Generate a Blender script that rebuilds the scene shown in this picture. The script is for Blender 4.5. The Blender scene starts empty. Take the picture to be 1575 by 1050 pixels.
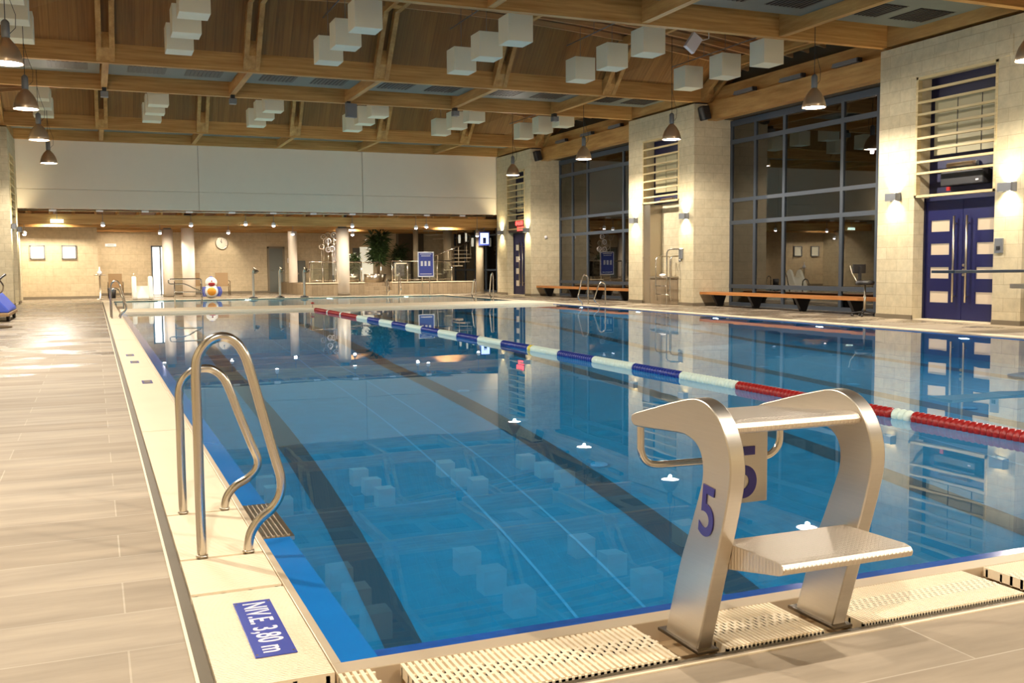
import bpy, bmesh, math, random
from mathutils import Vector, Matrix
random.seed(7)
SC = bpy.context.scene
COL = SC.collection
R = math.radians
PI = math.pi

# ------------------------------------------------------------------ camera
FPX, YAW, PITCH, ROLL = 1534.11, R(22.6815), R(4.3113), R(-0.42045)
cam = bpy.data.cameras.new('camera'); cam.sensor_width = 36.0; cam.lens = FPX/1575*36.0
cam.clip_start = 0.05; cam.clip_end = 300
camo = bpy.data.objects.new('camera', cam); COL.objects.link(camo)
_f = Vector((math.sin(YAW)*math.cos(PITCH), math.cos(YAW)*math.cos(PITCH), -math.sin(PITCH)))
_r = _f.cross(Vector((0, 0, 1))).normalized(); _u = _r.cross(_f)
_r2 = _r*math.cos(ROLL)+_u*math.sin(ROLL); _u2 = -_r*math.sin(ROLL)+_u*math.cos(ROLL)
M = Matrix((_r2, _u2, -_f)).transposed().to_4x4(); M.translation = Vector((-0.6323, -2.8342, 1.1624))
camo.matrix_world = M
SC.camera = camo

# ------------------------------------------------------------------ world, exposure
w = bpy.data.worlds.new('night'); SC.world = w; w.use_nodes = True
w.node_tree.nodes['Background'].inputs[0].default_value = (0.05, 0.055, 0.07, 1)
w.node_tree.nodes['Background'].inputs[1].default_value = 0.12
SC.view_settings.view_transform = 'Standard'; SC.view_settings.look = 'None'
SC.view_settings.gamma = 1.0; SC.view_settings.use_curve_mapping = False
SC.view_settings.exposure = 0.1
SC.cycles.max_bounces = 10; SC.cycles.diffuse_bounces = 5; SC.cycles.glossy_bounces = 5
SC.cycles.transmission_bounces = 8; SC.cycles.transparent_max_bounces = 12
SC.cycles.sample_clamp_indirect = 4.0; SC.cycles.blur_glossy = 0.6
SC.cycles.use_denoising = True

# lamp strengths in one place
E_PEND, E_SCONCE, E_POOL, E_POOL2, E_FAR = 720.0, 140.0, 640.0, 260.0, 300.0
LAMPCOL = (1.0, 0.90, 0.77); SCONCECOL = (1.0, 0.84, 0.50); POOLCOL = (0.5, 0.88, 1.0); FARCOL = (1.0, 0.88, 0.70)

def spot(name, loc, direc, energy, color, size=R(150), blend=0.6, rad=0.12):
    l = bpy.data.lights.new(name, 'SPOT'); l.energy = energy; l.color = color
    l.spot_size = size; l.spot_blend = blend; l.shadow_soft_size = rad
    o = bpy.data.objects.new(name, l); COL.objects.link(o)
    o.location = loc; o.rotation_euler = Vector(direc).to_track_quat('-Z', 'Y').to_euler()
    return o
def area(name, loc, direc, energy, color, sx, sy=None):
    l = bpy.data.lights.new(name, 'AREA'); l.energy = energy; l.color = color
    l.shape = 'RECTANGLE' if sy else 'DISK'; l.size = sx
    if sy: l.size_y = sy
    o = bpy.data.objects.new(name, l); COL.objects.link(o)
    o.location = loc; o.rotation_euler = Vector(direc).to_track_quat('-Z', 'Y').to_euler()
    return o

def lamp_point(loc, energy):
    l = bpy.data.lights.new('pendant_light', 'POINT'); l.energy = energy; l.color = LAMPCOL; l.shadow_soft_size = 0.045
    l.energy = energy*.10
    o = bpy.data.objects.new('pendant_light', l); COL.objects.link(o); o.location = loc
    spot('pendant_light', loc, (0, 0, -1), energy*.82, LAMPCOL, R(168), 0.35, 0.045)

# ------------------------------------------------------------------ materials
def lin(r, g, b):
    def c(v):
        v /= 255.0
        return v/12.92 if v <= 0.04045 else ((v+0.055)/1.055)**2.4
    return (c(r), c(g), c(b), 1)
def mat(name, col, rough=0.6, metal=0.0, spec=0.5, emit=None, es=0.0, bump=None, var=0.0, vscale=(1, 1, 1), coat=0.0):
    m = bpy.data.materials.new(name); m.use_nodes = True
    nt = m.node_tree; b = nt.nodes['Principled BSDF']
    b.inputs['Base Color'].default_value = col; b.inputs['Roughness'].default_value = rough
    b.inputs['Metallic'].default_value = metal; b.inputs['Specular IOR Level'].default_value = spec
    if coat: b.inputs['Coat Weight'].default_value = coat
    if emit: b.inputs['Emission Color'].default_value = emit; b.inputs['Emission Strength'].default_value = es
    tc = nt.nodes.new('ShaderNodeTexCoord'); mp = nt.nodes.new('ShaderNodeMapping')
    mp.inputs['Scale'].default_value = vscale; nt.links.new(tc.outputs['Object'], mp.inputs[0])
    n = nt.nodes.new('ShaderNodeTexNoise'); n.inputs['Scale'].default_value = 3.0; n.inputs['Detail'].default_value = 4
    nt.links.new(mp.outputs[0], n.inputs['Vector'])
    mx = nt.nodes.new('ShaderNodeMix'); mx.data_type = 'RGBA'
    mx.inputs['A'].default_value = tuple(c*(1-var) for c in col[:3])+(1,)
    mx.inputs['B'].default_value = tuple(min(1, c*(1+var)) for c in col[:3])+(1,)
    nt.links.new(n.outputs['Fac'], mx.inputs['Factor']); nt.links.new(mx.outputs['Result'], b.inputs['Base Color'])
    if bump:
        bp = nt.nodes.new('ShaderNodeBump'); bp.inputs['Strength'].default_value = bump; bp.inputs['Distance'].default_value = 0.01
        nt.links.new(n.outputs['Fac'], bp.inputs['Height']); nt.links.new(bp.outputs[0], b.inputs['Normal'])
    return m
def ramp(nt, src, stops):
    r = nt.nodes.new('ShaderNodeValToRGB'); e = r.color_ramp.elements
    while len(e) > 1: e.remove(e[0])
    e[0].position, e[0].color = stops[0]
    for p, c in stops[1:]:
        k = e.new(p); k.color = c
    nt.links.new(src, r.inputs[0]); return r
def wood(name, c1, c2, scale, rough=0.55, boards=None):
    m = bpy.data.materials.new(name); m.use_nodes = True; nt = m.node_tree; b = nt.nodes['Principled BSDF']
    b.inputs['Roughness'].default_value = rough; b.inputs['Specular IOR Level'].default_value = 0.3
    tc = nt.nodes.new('ShaderNodeTexCoord'); mp = nt.nodes.new('ShaderNodeMapping'); mp.inputs['Scale'].default_value = scale
    nt.links.new(tc.outputs['Object'], mp.inputs[0])
    n = nt.nodes.new('ShaderNodeTexNoise'); n.inputs['Scale'].default_value = 2.0; n.inputs['Detail'].default_value = 6; n.inputs['Roughness'].default_value = 0.65
    nt.links.new(mp.outputs[0], n.inputs['Vector'])
    r = ramp(nt, n.outputs['Fac'], [(0.3, c1), (0.7, c2)])
    out = r.outputs[0]
    if boards:  # board width along x
        sx = nt.nodes.new('ShaderNodeSeparateXYZ'); nt.links.new(tc.outputs['Object'], sx.inputs[0])
        d = nt.nodes.new('ShaderNodeMath'); d.operation = 'DIVIDE'; d.inputs[1].default_value = boards; nt.links.new(sx.outputs[0], d.inputs[0])
        fl = nt.nodes.new('ShaderNodeMath'); fl.operation = 'FLOOR'; nt.links.new(d.outputs[0], fl.inputs[0])
        wn = nt.nodes.new('ShaderNodeTexWhiteNoise'); wn.noise_dimensions = '1D'; nt.links.new(fl.outputs[0], wn.inputs['W'])
        mr = nt.nodes.new('ShaderNodeMapRange'); mr.inputs['To Min'].default_value = 0.86; mr.inputs['To Max'].default_value = 1.08
        nt.links.new(wn.outputs['Value'], mr.inputs['Value'])
        fr = nt.nodes.new('ShaderNodeMath'); fr.operation = 'FRACT'; nt.links.new(d.outputs[0], fr.inputs[0])
        g = nt.nodes.new('ShaderNodeMath'); g.operation = 'GREATER_THAN'; g.inputs[1].default_value = 0.08; nt.links.new(fr.outputs[0], g.inputs[0])
        g2 = nt.nodes.new('ShaderNodeMapRange'); g2.inputs['To Min'].default_value = 0.78; nt.links.new(g.outputs[0], g2.inputs['Value'])
        mu = nt.nodes.new('ShaderNodeMath'); mu.operation = 'MULTIPLY'; nt.links.new(mr.outputs[0], mu.inputs[0]); nt.links.new(g2.outputs[0], mu.inputs[1])
        vm = nt.nodes.new('ShaderNodeVectorMath'); vm.operation = 'SCALE'; nt.links.new(out, vm.inputs[0]); nt.links.new(mu.outputs[0], vm.inputs['Scale'])
        out = vm.outputs[0]
    nt.links.new(out, b.inputs['Base Color'])
    return m
def brickmat(name, c1, c2, cm, bw, bh, mortar, axis='YZ', rough=0.85, bump=0.3, off=0.5, streak=None, wet=False):
    m = bpy.data.materials.new(name); m.use_nodes = True; nt = m.node_tree; b = nt.nodes['Principled BSDF']
    b.inputs['Roughness'].default_value = rough
    tc = nt.nodes.new('ShaderNodeTexCoord'); sx = nt.nodes.new('ShaderNodeSeparateXYZ'); nt.links.new(tc.outputs['Object'], sx.inputs[0])
    cb = nt.nodes.new('ShaderNodeCombineXYZ')
    if axis == 'YZ':   # works for faces normal to X and to Y
        ad = nt.nodes.new('ShaderNodeMath'); ad.operation = 'ADD'; nt.links.new(sx.outputs[0], ad.inputs[0]); nt.links.new(sx.outputs[1], ad.inputs[1])
        nt.links.new(ad.outputs[0], cb.inputs[0]); nt.links.new(sx.outputs[2], cb.inputs[1])
    else:
        nt.links.new(sx.outputs[0], cb.inputs[0]); nt.links.new(sx.outputs[1], cb.inputs[1])
    bk = nt.nodes.new('ShaderNodeTexBrick'); bk.inputs['Scale'].default_value = 1.0
    bk.inputs['Brick Width'].default_value = bw; bk.inputs['Row Height'].default_value = bh
    bk.inputs['Mortar Size'].default_value = mortar; bk.inputs['Mortar Smooth'].default_value = 0.3; bk.offset = off
    bk.inputs['Color1'].default_value = c1; bk.inputs['Color2'].default_value = c2; bk.inputs['Mortar'].default_value = cm
    nt.links.new(cb.outputs[0], bk.inputs['Vector'])
    col = bk.outputs['Color']
    n = nt.nodes.new('ShaderNodeTexNoise'); n.inputs['Scale'].default_value = 1.0; n.inputs['Detail'].default_value = 7; n.inputs['Roughness'].default_value = 0.62
    mp = nt.nodes.new('ShaderNodeMapping'); mp.inputs['Scale'].default_value = streak or (6, 6, 6)
    nt.links.new(tc.outputs['Object'], mp.inputs[0]); nt.links.new(mp.outputs[0], n.inputs['Vector'])
    mr = nt.nodes.new('ShaderNodeMapRange'); mr.inputs['From Min'].default_value = 0.3; mr.inputs['From Max'].default_value = 0.7
    mr.inputs['To Min'].default_value = 0.74 if streak else 0.86; mr.inputs['To Max'].default_value = 1.18 if streak else 1.1
    nt.links.new(n.outputs['Fac'], mr.inputs['Value'])
    vm = nt.nodes.new('ShaderNodeVectorMath'); vm.operation = 'SCALE'; nt.links.new(col, vm.inputs[0]); nt.links.new(mr.outputs[0], vm.inputs['Scale'])
    out = vm.outputs[0]
    if wet:
        b.inputs['Specular IOR Level'].default_value = 0.28
        n2 = nt.nodes.new('ShaderNodeTexNoise'); n2.inputs['Scale'].default_value = 1.0; n2.inputs['Detail'].default_value = 5; n2.inputs['Roughness'].default_value = 0.6
        mp2 = nt.nodes.new('ShaderNodeMapping'); mp2.inputs['Scale'].default_value = (0.8, 1.3, 1)
        nt.links.new(tc.outputs['Object'], mp2.inputs[0]); nt.links.new(mp2.outputs[0], n2.inputs['Vector'])
        # wet away from the near end, where swimmers walk in
        sy = nt.nodes.new('ShaderNodeMapRange'); sy.inputs['From Min'].default_value = 7.0; sy.inputs['From Max'].default_value = 15.0
        sy.inputs['To Min'].default_value = -0.16; sy.inputs['To Max'].default_value = 0.09; nt.links.new(sx.outputs[1], sy.inputs['Value'])
        ad2 = nt.nodes.new('ShaderNodeMath'); ad2.operation = 'ADD'; nt.links.new(n2.outputs['Fac'], ad2.inputs[0]); nt.links.new(sy.outputs[0], ad2.inputs[1])
        wm = nt.nodes.new('ShaderNodeMapRange'); wm.inputs['From Min'].default_value = 0.50; wm.inputs['From Max'].default_value = 0.57; nt.links.new(ad2.outputs[0], wm.inputs['Value'])
        rr = nt.nodes.new('ShaderNodeMapRange'); rr.inputs['To Min'].default_value = rough; rr.inputs['To Max'].default_value = 0.27; nt.links.new(wm.outputs[0], rr.inputs['Value'])
        nt.links.new(rr.outputs[0], b.inputs['Roughness'])
        dk = nt.nodes.new('ShaderNodeMapRange'); dk.inputs['To Min'].default_value = 1.0; dk.inputs['To Max'].default_value = 0.62; nt.links.new(wm.outputs[0], dk.inputs['Value'])
        v2 = nt.nodes.new('ShaderNodeVectorMath'); v2.operation = 'SCALE'; nt.links.new(out, v2.inputs[0]); nt.links.new(dk.outputs[0], v2.inputs['Scale'])
        out = v2.outputs[0]
    nt.links.new(out, b.inputs['Base Color'])
    bp = nt.nodes.new('ShaderNodeBump'); bp.inputs['Strength'].default_value = bump; bp.inputs['Distance'].default_value = 0.006; bp.invert = True
    nt.links.new(bk.outputs['Fac'], bp.inputs['Height']); nt.links.new(bp.outputs[0], b.inputs['Normal'])
    return m

MT = {}
MT['block'] = brickmat('block_masonry', lin(206, 192, 160), lin(198, 183, 151), lin(180, 164, 134), 0.6, 0.25, 0.006, rough=0.9, bump=0.35)
MT['blockdark'] = brickmat('beige_wall_tiles', lin(196, 177, 144), lin(188, 169, 136), lin(172, 153, 122), 0.6, 0.3, 0.006, rough=0.55, bump=0.3)
MT['deck'] = brickmat('stone_deck_planks', lin(172, 158, 138), lin(157, 142, 121), lin(186, 173, 153), 1.15, 0.36, 0.0036, 'XY', rough=0.72, bump=0.15, off=0.5, streak=(0.9, 6, 1), wet=True)
MT['plinth'] = mat('plinth_stone', lin(120, 108, 88), 0.6, var=0.12)
MT['white'] = mat('white_plaster_panel', lin(236, 223, 206), 0.8, var=0.02)
MT['wood'] = wood('glulam', lin(160, 112, 58), lin(208, 162, 98), (0.35, 0.35, 9))
MT['woody'] = wood('glulam_lengthwise', lin(160, 112, 58), lin(208, 162, 98), (3.2, 0.35, 3.2))
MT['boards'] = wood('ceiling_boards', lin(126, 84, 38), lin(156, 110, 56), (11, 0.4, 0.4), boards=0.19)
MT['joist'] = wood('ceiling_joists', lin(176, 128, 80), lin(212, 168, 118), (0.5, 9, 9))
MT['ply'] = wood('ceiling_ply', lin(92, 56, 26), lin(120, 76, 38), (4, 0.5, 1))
MT['slat'] = wood('pale_slats', lin(190, 166, 118), lin(222, 202, 156), (0.5, 0.6, 9))
MT['bench'] = wood('bench_wood', lin(168, 104, 52), lin(206, 140, 78), (9, 0.5, 9), 0.4)
MT['steel'] = mat('brushed_steel', lin(196, 186, 170), 0.28, metal=1.0, var=0.06, vscale=(30, 30, 2))
MT['steelblock'] = mat('satin_steel', lin(204, 197, 186), 0.34, metal=1.0, var=0.06, vscale=(2, 2, 60))
MT['lip'] = mat('satin_lip', lin(214, 196, 168), 0.5, metal=0.55, var=0.06)
MT['steelrail'] = mat('polished_rail', lin(206, 199, 188), 0.2, metal=1.0, var=0.03)
MT['steeldark'] = mat('wet_steel_tray', lin(120, 108, 92), 0.35, metal=1.0, var=0.1)
MT['cream'] = mat('cream_plastic', lin(238, 222, 192), 0.5, var=0.03)
MT['creamslat'] = mat('cream_grate', lin(240, 224, 194), 0.5, var=0.04)
MT['troughlit'] = mat('lit_trough_bottom', lin(176, 150, 114), 0.6, var=0.1)  # tray bottom lightened to tan, light falling through the grates put into the colour
MT['channel'] = mat('drain_channel_steel', lin(112, 102, 84), 0.45, metal=0.6, var=0.15)
MT['frame'] = mat('grey_blue_frame', lin(64, 72, 82), 0.45, var=0.05)
MT['blue'] = mat('blue_door', lin(12, 16, 76), 0.45, var=0.06)
MT['bluedark'] = mat('blue_panel', lin(12, 15, 58), 0.5, var=0.05)
MT['cube'] = mat('cube_fabric', lin(232, 228, 204), 0.9, var=0.02)
MT['black'] = mat('black_plastic', lin(32, 30, 32), 0.45, var=0.05)
MT['grey'] = mat('grey_metal', lin(120, 122, 126), 0.45, metal=0.3, var=0.05)
MT['duct'] = mat('galvanised_duct', lin(104, 110, 106), 0.5, metal=0.3, var=0.12)
MT['chrome'] = mat('spun_aluminium', lin(214, 188, 158), 0.3, metal=0.7, var=0.04)
MT['lampwhite'] = mat('lamp_glow', (1, 1, 1, 1), 0.5, emit=(1.0, 0.93, 0.9, 1), es=26)
MT['sconceglow'] = mat('sconce_glow', (1, 1, 1, 1), 0.5, emit=(1.0, 0.85, 0.55, 1), es=14)
MT['spotglow'] = mat('downlight_glow', (1, 1, 1, 1), 0.5, emit=(1.0, 0.9, 0.95, 1), es=28)
MT['slotglow'] = mat('lit_glazing', (1, 1, 1, 1), 0.5, emit=(1.0, 0.96, 0.85, 1), es=1.5)
MT['winglow'] = mat('lit_pane', lin(230, 225, 200), 0.5, emit=(1.0, 0.93, 0.72, 1), es=0.5)
MT['doorglow'] = mat('lit_door_pane', lin(190, 168, 138), 0.3, emit=(1.0, 0.84, 0.62, 1), es=0.22)
MT['louvpane'] = mat('translucent_pane', lin(160, 150, 112), 0.5, emit=(1.0, 0.92, 0.62, 1), es=0.06)
MT['poolglow'] = mat('pool_lamp_lens', (1, 1, 1, 1), 0.5, emit=(0.9, 0.97, 1.0, 1), es=10)
MT['signblue'] = mat('sign_blue', lin(64, 76, 160), 0.4, var=0.03)
MT['numblue'] = mat('number_blue', lin(44, 36, 116), 0.4, var=0.03)
MT['signwhite'] = mat('sign_white', lin(240, 236, 240), 0.5)
MT['red'] = mat('red_float', lin(150, 24, 22), 0.35, var=0.05)
MT['bluefl'] = mat('blue_float', lin(22, 44, 130), 0.35, var=0.05)
MT['whitefl'] = mat('white_float', lin(214, 232, 220), 0.4, var=0.03)
MT['yellow'] = mat('yellow_plastic', lin(220, 200, 50), 0.4, var=0.03)
MT['leaf'] = mat('leaf_green', lin(46, 62, 28), 0.5, var=0.3)
MT['bark'] = mat('bark', lin(96, 78, 54), 0.8, var=0.2)
MT['stoneclad'] = brickmat('stone_cladding', lin(156, 136, 108), lin(132, 114, 88), lin(108, 92, 70), 0.22, 1.2, 0.006, rough=0.6, bump=0.3)
MT['greydoor'] = mat('grey_door', lin(98, 100, 92), 0.5, var=0.04)
MT['darkroom'] = mat('dark_outside', lin(84, 72, 54), 0.9, var=0.1)
MT['concrete'] = mat('concrete', lin(160, 145, 120), 0.8, var=0.08)
MT['sling'] = mat('beige_sling', lin(150, 122, 86), 0.7, var=0.05)
MT['towel'] = mat('cream_canvas', lin(220, 208, 180), 0.8, var=0.06)
MT['redled'] = mat('red_led', (0.2, 0, 0, 1), 0.5, emit=(1, 0.05, 0.04, 1), es=5)
MT['screen'] = mat('screen_glow', (0.1, 0.1, 0.2, 1), 0.3, emit=(0.5, 0.62, 1.0, 1), es=2.2)
MT['screenfig'] = mat('screen_dark_shape', lin(30, 40, 90), 0.4)
MT['exit'] = mat('exit_sign_glow', (0.7, 1, 0.8, 1), 0.5, emit=(0.75, 1, 0.9, 1), es=5)
MT['toyblue'] = mat('toy_blue', lin(60, 84, 190), 0.5)
MT['orange'] = mat('toy_orange', lin(236, 160, 50), 0.5)
MT['toywhite'] = mat('toy_white', lin(240, 236, 228), 0.4)
MT['slidewhite'] = mat('slide_white', lin(246, 242, 228), 0.35)

# pool tiles
def pooltile(name, c1, c2, rough=0.35):
    m = brickmat(name, c1, c2, tuple(x*1.12 for x in c1[:3])+(1,), 0.25, 0.125, 0.002, 'XY', rough=rough, bump=0.0, off=0.0)
    return m
MT['poolfloor'] = pooltile('pool_floor_blue', lin(5, 122, 158), lin(5, 117, 153))
MT['poolwall'] = mat('pool_wall_blue', lin(5, 106, 148), 0.4, var=0.05)
MT['poolline'] = mat('lane_line_tile', lin(28, 66, 82), 0.4, var=0.05)
MT['poolpale'] = mat('pale_channel', lin(60, 150, 190), 0.4)
MT['rimblue'] = mat('overflow_rim_blue', lin(18, 112, 190), 0.06, var=0.04)
MT['rimdeep'] = mat('overflow_rim_deep_blue', lin(28, 80, 160), 0.1, var=0.3, vscale=(6, 20, 6))
MT['pool2'] = mat('leisure_pool_tile', lin(120, 180, 190), 0.4, var=0.04)

def glassmat(name, tint, refl_rough=0.0):
    m = bpy.data.materials.new(name); m.use_nodes = True; nt = m.node_tree; nt.nodes.clear()
    o = nt.nodes.new('ShaderNodeOutputMaterial'); g = nt.nodes.new('ShaderNodeBsdfGlossy'); t = nt.nodes.new('ShaderNodeBsdfTransparent')
    fr = nt.nodes.new('ShaderNodeFresnel'); fr.inputs[0].default_value = 2.3; mx = nt.nodes.new('ShaderNodeMixShader')
    g.inputs['Roughness'].default_value = refl_rough; t.inputs[0].default_value = tint
    g.inputs[0].default_value = (0.9, 0.9, 0.9, 1)
    nt.links.new(fr.outputs[0], mx.inputs[0]); nt.links.new(t.outputs[0], mx.inputs[1]); nt.links.new(g.outputs[0], mx.inputs[2]); nt.links.new(mx.outputs[0], o.inputs[0])
    return m
MT['glass'] = glassmat('window_glass', (0.62, 0.62, 0.6, 1))
MT['clearglass'] = glassmat('rail_glass', (0.85, 0.88, 0.86, 1))
def watermat():
    m = bpy.data.materials.new('pool_water'); m.use_nodes = True; nt = m.node_tree; nt.nodes.clear()
    o = nt.nodes.new('ShaderNodeOutputMaterial'); g = nt.nodes.new('ShaderNodeBsdfGlass'); g.inputs['IOR'].default_value = 1.333
    g.inputs['Roughness'].default_value = 0.0; g.inputs['Color'].default_value = (0.97, 0.99, 1, 1)
    tc = nt.nodes.new('ShaderNodeTexCoord'); n = nt.nodes.new('ShaderNodeTexNoise'); n.inputs['Scale'].default_value = 0.9; n.inputs['Detail'].default_value = 2
    nt.links.new(tc.outputs['Object'], n.inputs['Vector'])
    bp = nt.nodes.new('ShaderNodeBump'); bp.inputs['Strength'].default_value = 0.25; bp.inputs['Distance'].default_value = 0.004
    nt.links.new(n.outputs['Fac'], bp.inputs['Height']); nt.links.new(bp.outputs[0], g.inputs['Normal'])
    nt.links.new(g.outputs[0], o.inputs['Surface'])
    return m
MT['water'] = watermat()

# ------------------------------------------------------------------ mesh helpers
class MB:
    def __init__(s): s.bm = bmesh.new()
    def box(s, x0, y0, z0, x1, y1, z1, rot=None, piv=None):
        vs = [s.bm.verts.new((x, y, z)) for x in (x0, x1) for y in (y0, y1) for z in (z0, z1)]
        for f in ((0, 1, 3, 2), (4, 6, 7, 5), (0, 4, 5, 1), (2, 3, 7, 6), (0, 2, 6, 4), (1, 5, 7, 3)):
            s.bm.faces.new([vs[i] for i in f])
        if rot is not None: bmesh.ops.rotate(s.bm, verts=vs, cent=piv or (0, 0, 0), matrix=rot)
        return vs
    def quad(s, *p):
        return s.bm.faces.new([s.bm.verts.new(q) for q in p])
    def prism(s, pts, axis, a, b):
        """2-D outline pts extruded along axis from a to b; pts are the two other coordinates in order"""
        def mk(p, t):
            l = list(p); l.insert(axis, t); return s.bm.verts.new(l)
        A = [mk(p, a) for p in pts]; B = [mk(p, b) for p in pts]
        fs = [s.bm.faces.new(A), s.bm.faces.new(list(reversed(B)))]
        for i in range(len(A)):
            j = (i+1) % len(A); fs.append(s.bm.faces.new([A[j], A[i], B[i], B[j]]))
        return A+B
    def tube(s, pts, r, seg=12, closed=False, caps=True):
        pts = [Vector(p) for p in pts]; n = len(pts); rings = []
        up = Vector((0, 0, 1)); prev = None
        for i in range(n):
            a = pts[i-1] if (i > 0 or closed) else pts[i]; b = pts[(i+1) % n] if (i < n-1 or closed) else pts[i]
            t = (b-a).normalized()
            if prev is None:
                nn = t.cross(up)
                if nn.length < 1e-3: nn = t.cross(Vector((1, 0, 0)))
                nn.normalize()
            else:
                nn = prev-t*prev.dot(t)
                if nn.length < 1e-4: nn = t.cross(up)
                nn.normalize()
            prev = nn; bb = t.cross(nn)
            rr = r[i] if isinstance(r, (list, tuple)) else r
            rings.append([s.bm.verts.new(pts[i]+(nn*math.cos(2*PI*k/seg)+bb*math.sin(2*PI*k/seg))*rr) for k in range(seg)])
        m = n if closed else n-1
        for i in range(m):
            A, B = rings[i], rings[(i+1) % n]
            for k in range(seg):
                f = s.bm.faces.new([A[k], A[(k+1) % seg], B[(k+1) % seg], B[k]]); f.smooth = True
        if caps and not closed:
            s.bm.faces.new(list(reversed(rings[0]))); s.bm.faces.new(rings[-1])
    def lathe(s, prof, c=(0, 0, 0), seg=24, axis=2, cap=True):
        rings = []
        for r, h in prof:
            ring = []
            for k in range(seg):
                a = 2*PI*k/seg; p = [r*math.cos(a), r*math.sin(a)]; p.insert(axis, h)
                ring.append(s.bm.verts.new((p[0]+c[0], p[1]+c[1], p[2]+c[2])))
            rings.append(ring)
        for i in range(len(rings)-1):
            for k in range(seg):
                f = s.bm.faces.new([rings[i][k], rings[i][(k+1) % seg], rings[i+1][(k+1) % seg], rings[i+1][k]]); f.smooth = True
        if cap:
            if prof[0][0] > 1e-4: s.bm.faces.new(rings[0])
            if prof[-1][0] > 1e-4: s.bm.faces.new(rings[-1])
    def ball(s, c, r, sc=(1, 1, 1), seg=14):
        ret = bmesh.ops.create_uvsphere(s.bm, u_segments=seg, v_segments=seg//2+2, radius=r)
        for v in ret['verts']: v.co = Vector((v.co.x*sc[0]+c[0], v.co.y*sc[1]+c[1], v.co.z*sc[2]+c[2]))
        for v in ret['verts']:
            for f in v.link_faces: f.smooth = True
    def build(s, name, m, parent=None, bevel=0.0, normals=True):
        if normals: bmesh.ops.recalc_face_normals(s.bm, faces=s.bm.faces)
        me = bpy.data.meshes.new(name); s.bm.to_mesh(me); s.bm.free()
        o = bpy.data.objects.new(name, me); COL.objects.link(o)
        me.materials.append(MT[m] if isinstance(m, str) else m)
        if parent:
            o.parent = parent; o.matrix_parent_inverse = Matrix.Translation(-Vector(parent.location))
        if bevel:
            md = o.modifiers.new('bevel', 'BEVEL'); md.width = bevel; md.segments = 2; md.limit_method = 'ANGLE'
        return o
def smooth(pts, n=6):
    out = []; P = [Vector(p) for p in pts]
    for i in range(len(P)-1):
        p0 = P[max(i-1, 0)]; p1 = P[i]; p2 = P[i+1]; p3 = P[min(i+2, len(P)-1)]
        for k in range(n):
            t = k/n
            out.append(0.5*((2*p1)+(-p0+p2)*t+(2*p0-5*p1+4*p2-p3)*t*t+(-p0+3*p1-3*p2+p3)*t**3))
    out.append(P[-1]); return out
def tag(o, label, cat, group=None, kind=None):
    if label: o['label'] = label
    if cat: o['category'] = cat
    if group: o['group'] = group
    if kind: o['kind'] = kind
    return o
def thing(name, label, cat, loc=(0, 0, 0), group=None, kind=None):
    o = bpy.data.objects.new(name, None); COL.objects.link(o); o.location = loc; o.empty_display_size = 0.1
    return tag(o, label, cat, group, kind)
def struct(o, label=None, cat=None):
    o['kind'] = 'structure'
    return tag(o, label, cat)
def dup(root, loc, rotz=None, label=None, group=None):
    """copy a thing with its parts and sub-parts"""
    r = root.copy(); COL.objects.link(r); r.location = loc
    if rotz is not None: r.rotation_euler = (0, 0, rotz)
    if label: r['label'] = label
    if group: r['group'] = group
    for ch in list(root.children):
        c = ch.copy(); COL.objects.link(c); c.parent = r; c.matrix_parent_inverse = ch.matrix_parent_inverse.copy()
        for g in list(ch.children):
            d = g.copy(); COL.objects.link(d); d.parent = c; d.matrix_parent_inverse = g.matrix_parent_inverse.copy()
    return r
def box(name, x0, y0, z0, x1, y1, z1, m, parent=None, bevel=0.0):
    b = MB(); b.box(x0, y0, z0, x1, y1, z1); return b.build(name, m, parent, bevel)
def text(name, body, size, m, parent, origin, xdir, ydir, depth=0.002, align='CENTER', sx=1.0, bold=0.0):
    """flat lettering as mesh; xdir = reading direction, ydir = up direction of the letters"""
    cu = bpy.data.curves.new(name, 'FONT'); cu.body = body; cu.size = size; cu.extrude = depth; cu.align_x = align; cu.align_y = 'CENTER'; cu.offset = bold; cu.space_character = 1.06 if len(body) > 6 else 1.0
    t = bpy.data.objects.new(name, cu); COL.objects.link(t)
    dg = bpy.context.evaluated_depsgraph_get(); me = bpy.data.meshes.new_from_object(t.evaluated_get(dg))
    bpy.data.objects.remove(t); bpy.data.curves.remove(cu)
    X = Vector(xdir).normalized(); Y = Vector(ydir).normalized(); Z = X.cross(Y)
    Mx = Matrix((X*sx, Y, Z)).transposed().to_4x4(); Mx.translation = Vector(origin)
    me.transform(Mx); me.materials.clear(); me.materials.append(MT[m])
    o = bpy.data.objects.new(name, me); COL.objects.link(o)
    if parent: o.parent = parent; o.matrix_parent_inverse = Matrix.Translation(-Vector(parent.location))
    return o

ORD = ['first', 'second', 'third', 'fourth', 'fifth', 'sixth', 'seventh', 'eighth']
XL, XR = -3.0, 15.0           # pier faces
GXL, GXR = -4.25, 16.25       # glazing planes
PIERS = [(-0.5, 3.2), (10.42, 14.08), (21.25, 24.95), (32.6, 36.1)]
BAYS = [(3.2, 10.42), (14.08, 21.25), (24.95, 32.6)]
RX = [-3.35, -0.22, 2.92, 6.02, 9.14, 12.3, 15.4]   # rafter lines
WZ = -0.016                   # water level
PW = 12.5                     # pool width

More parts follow.
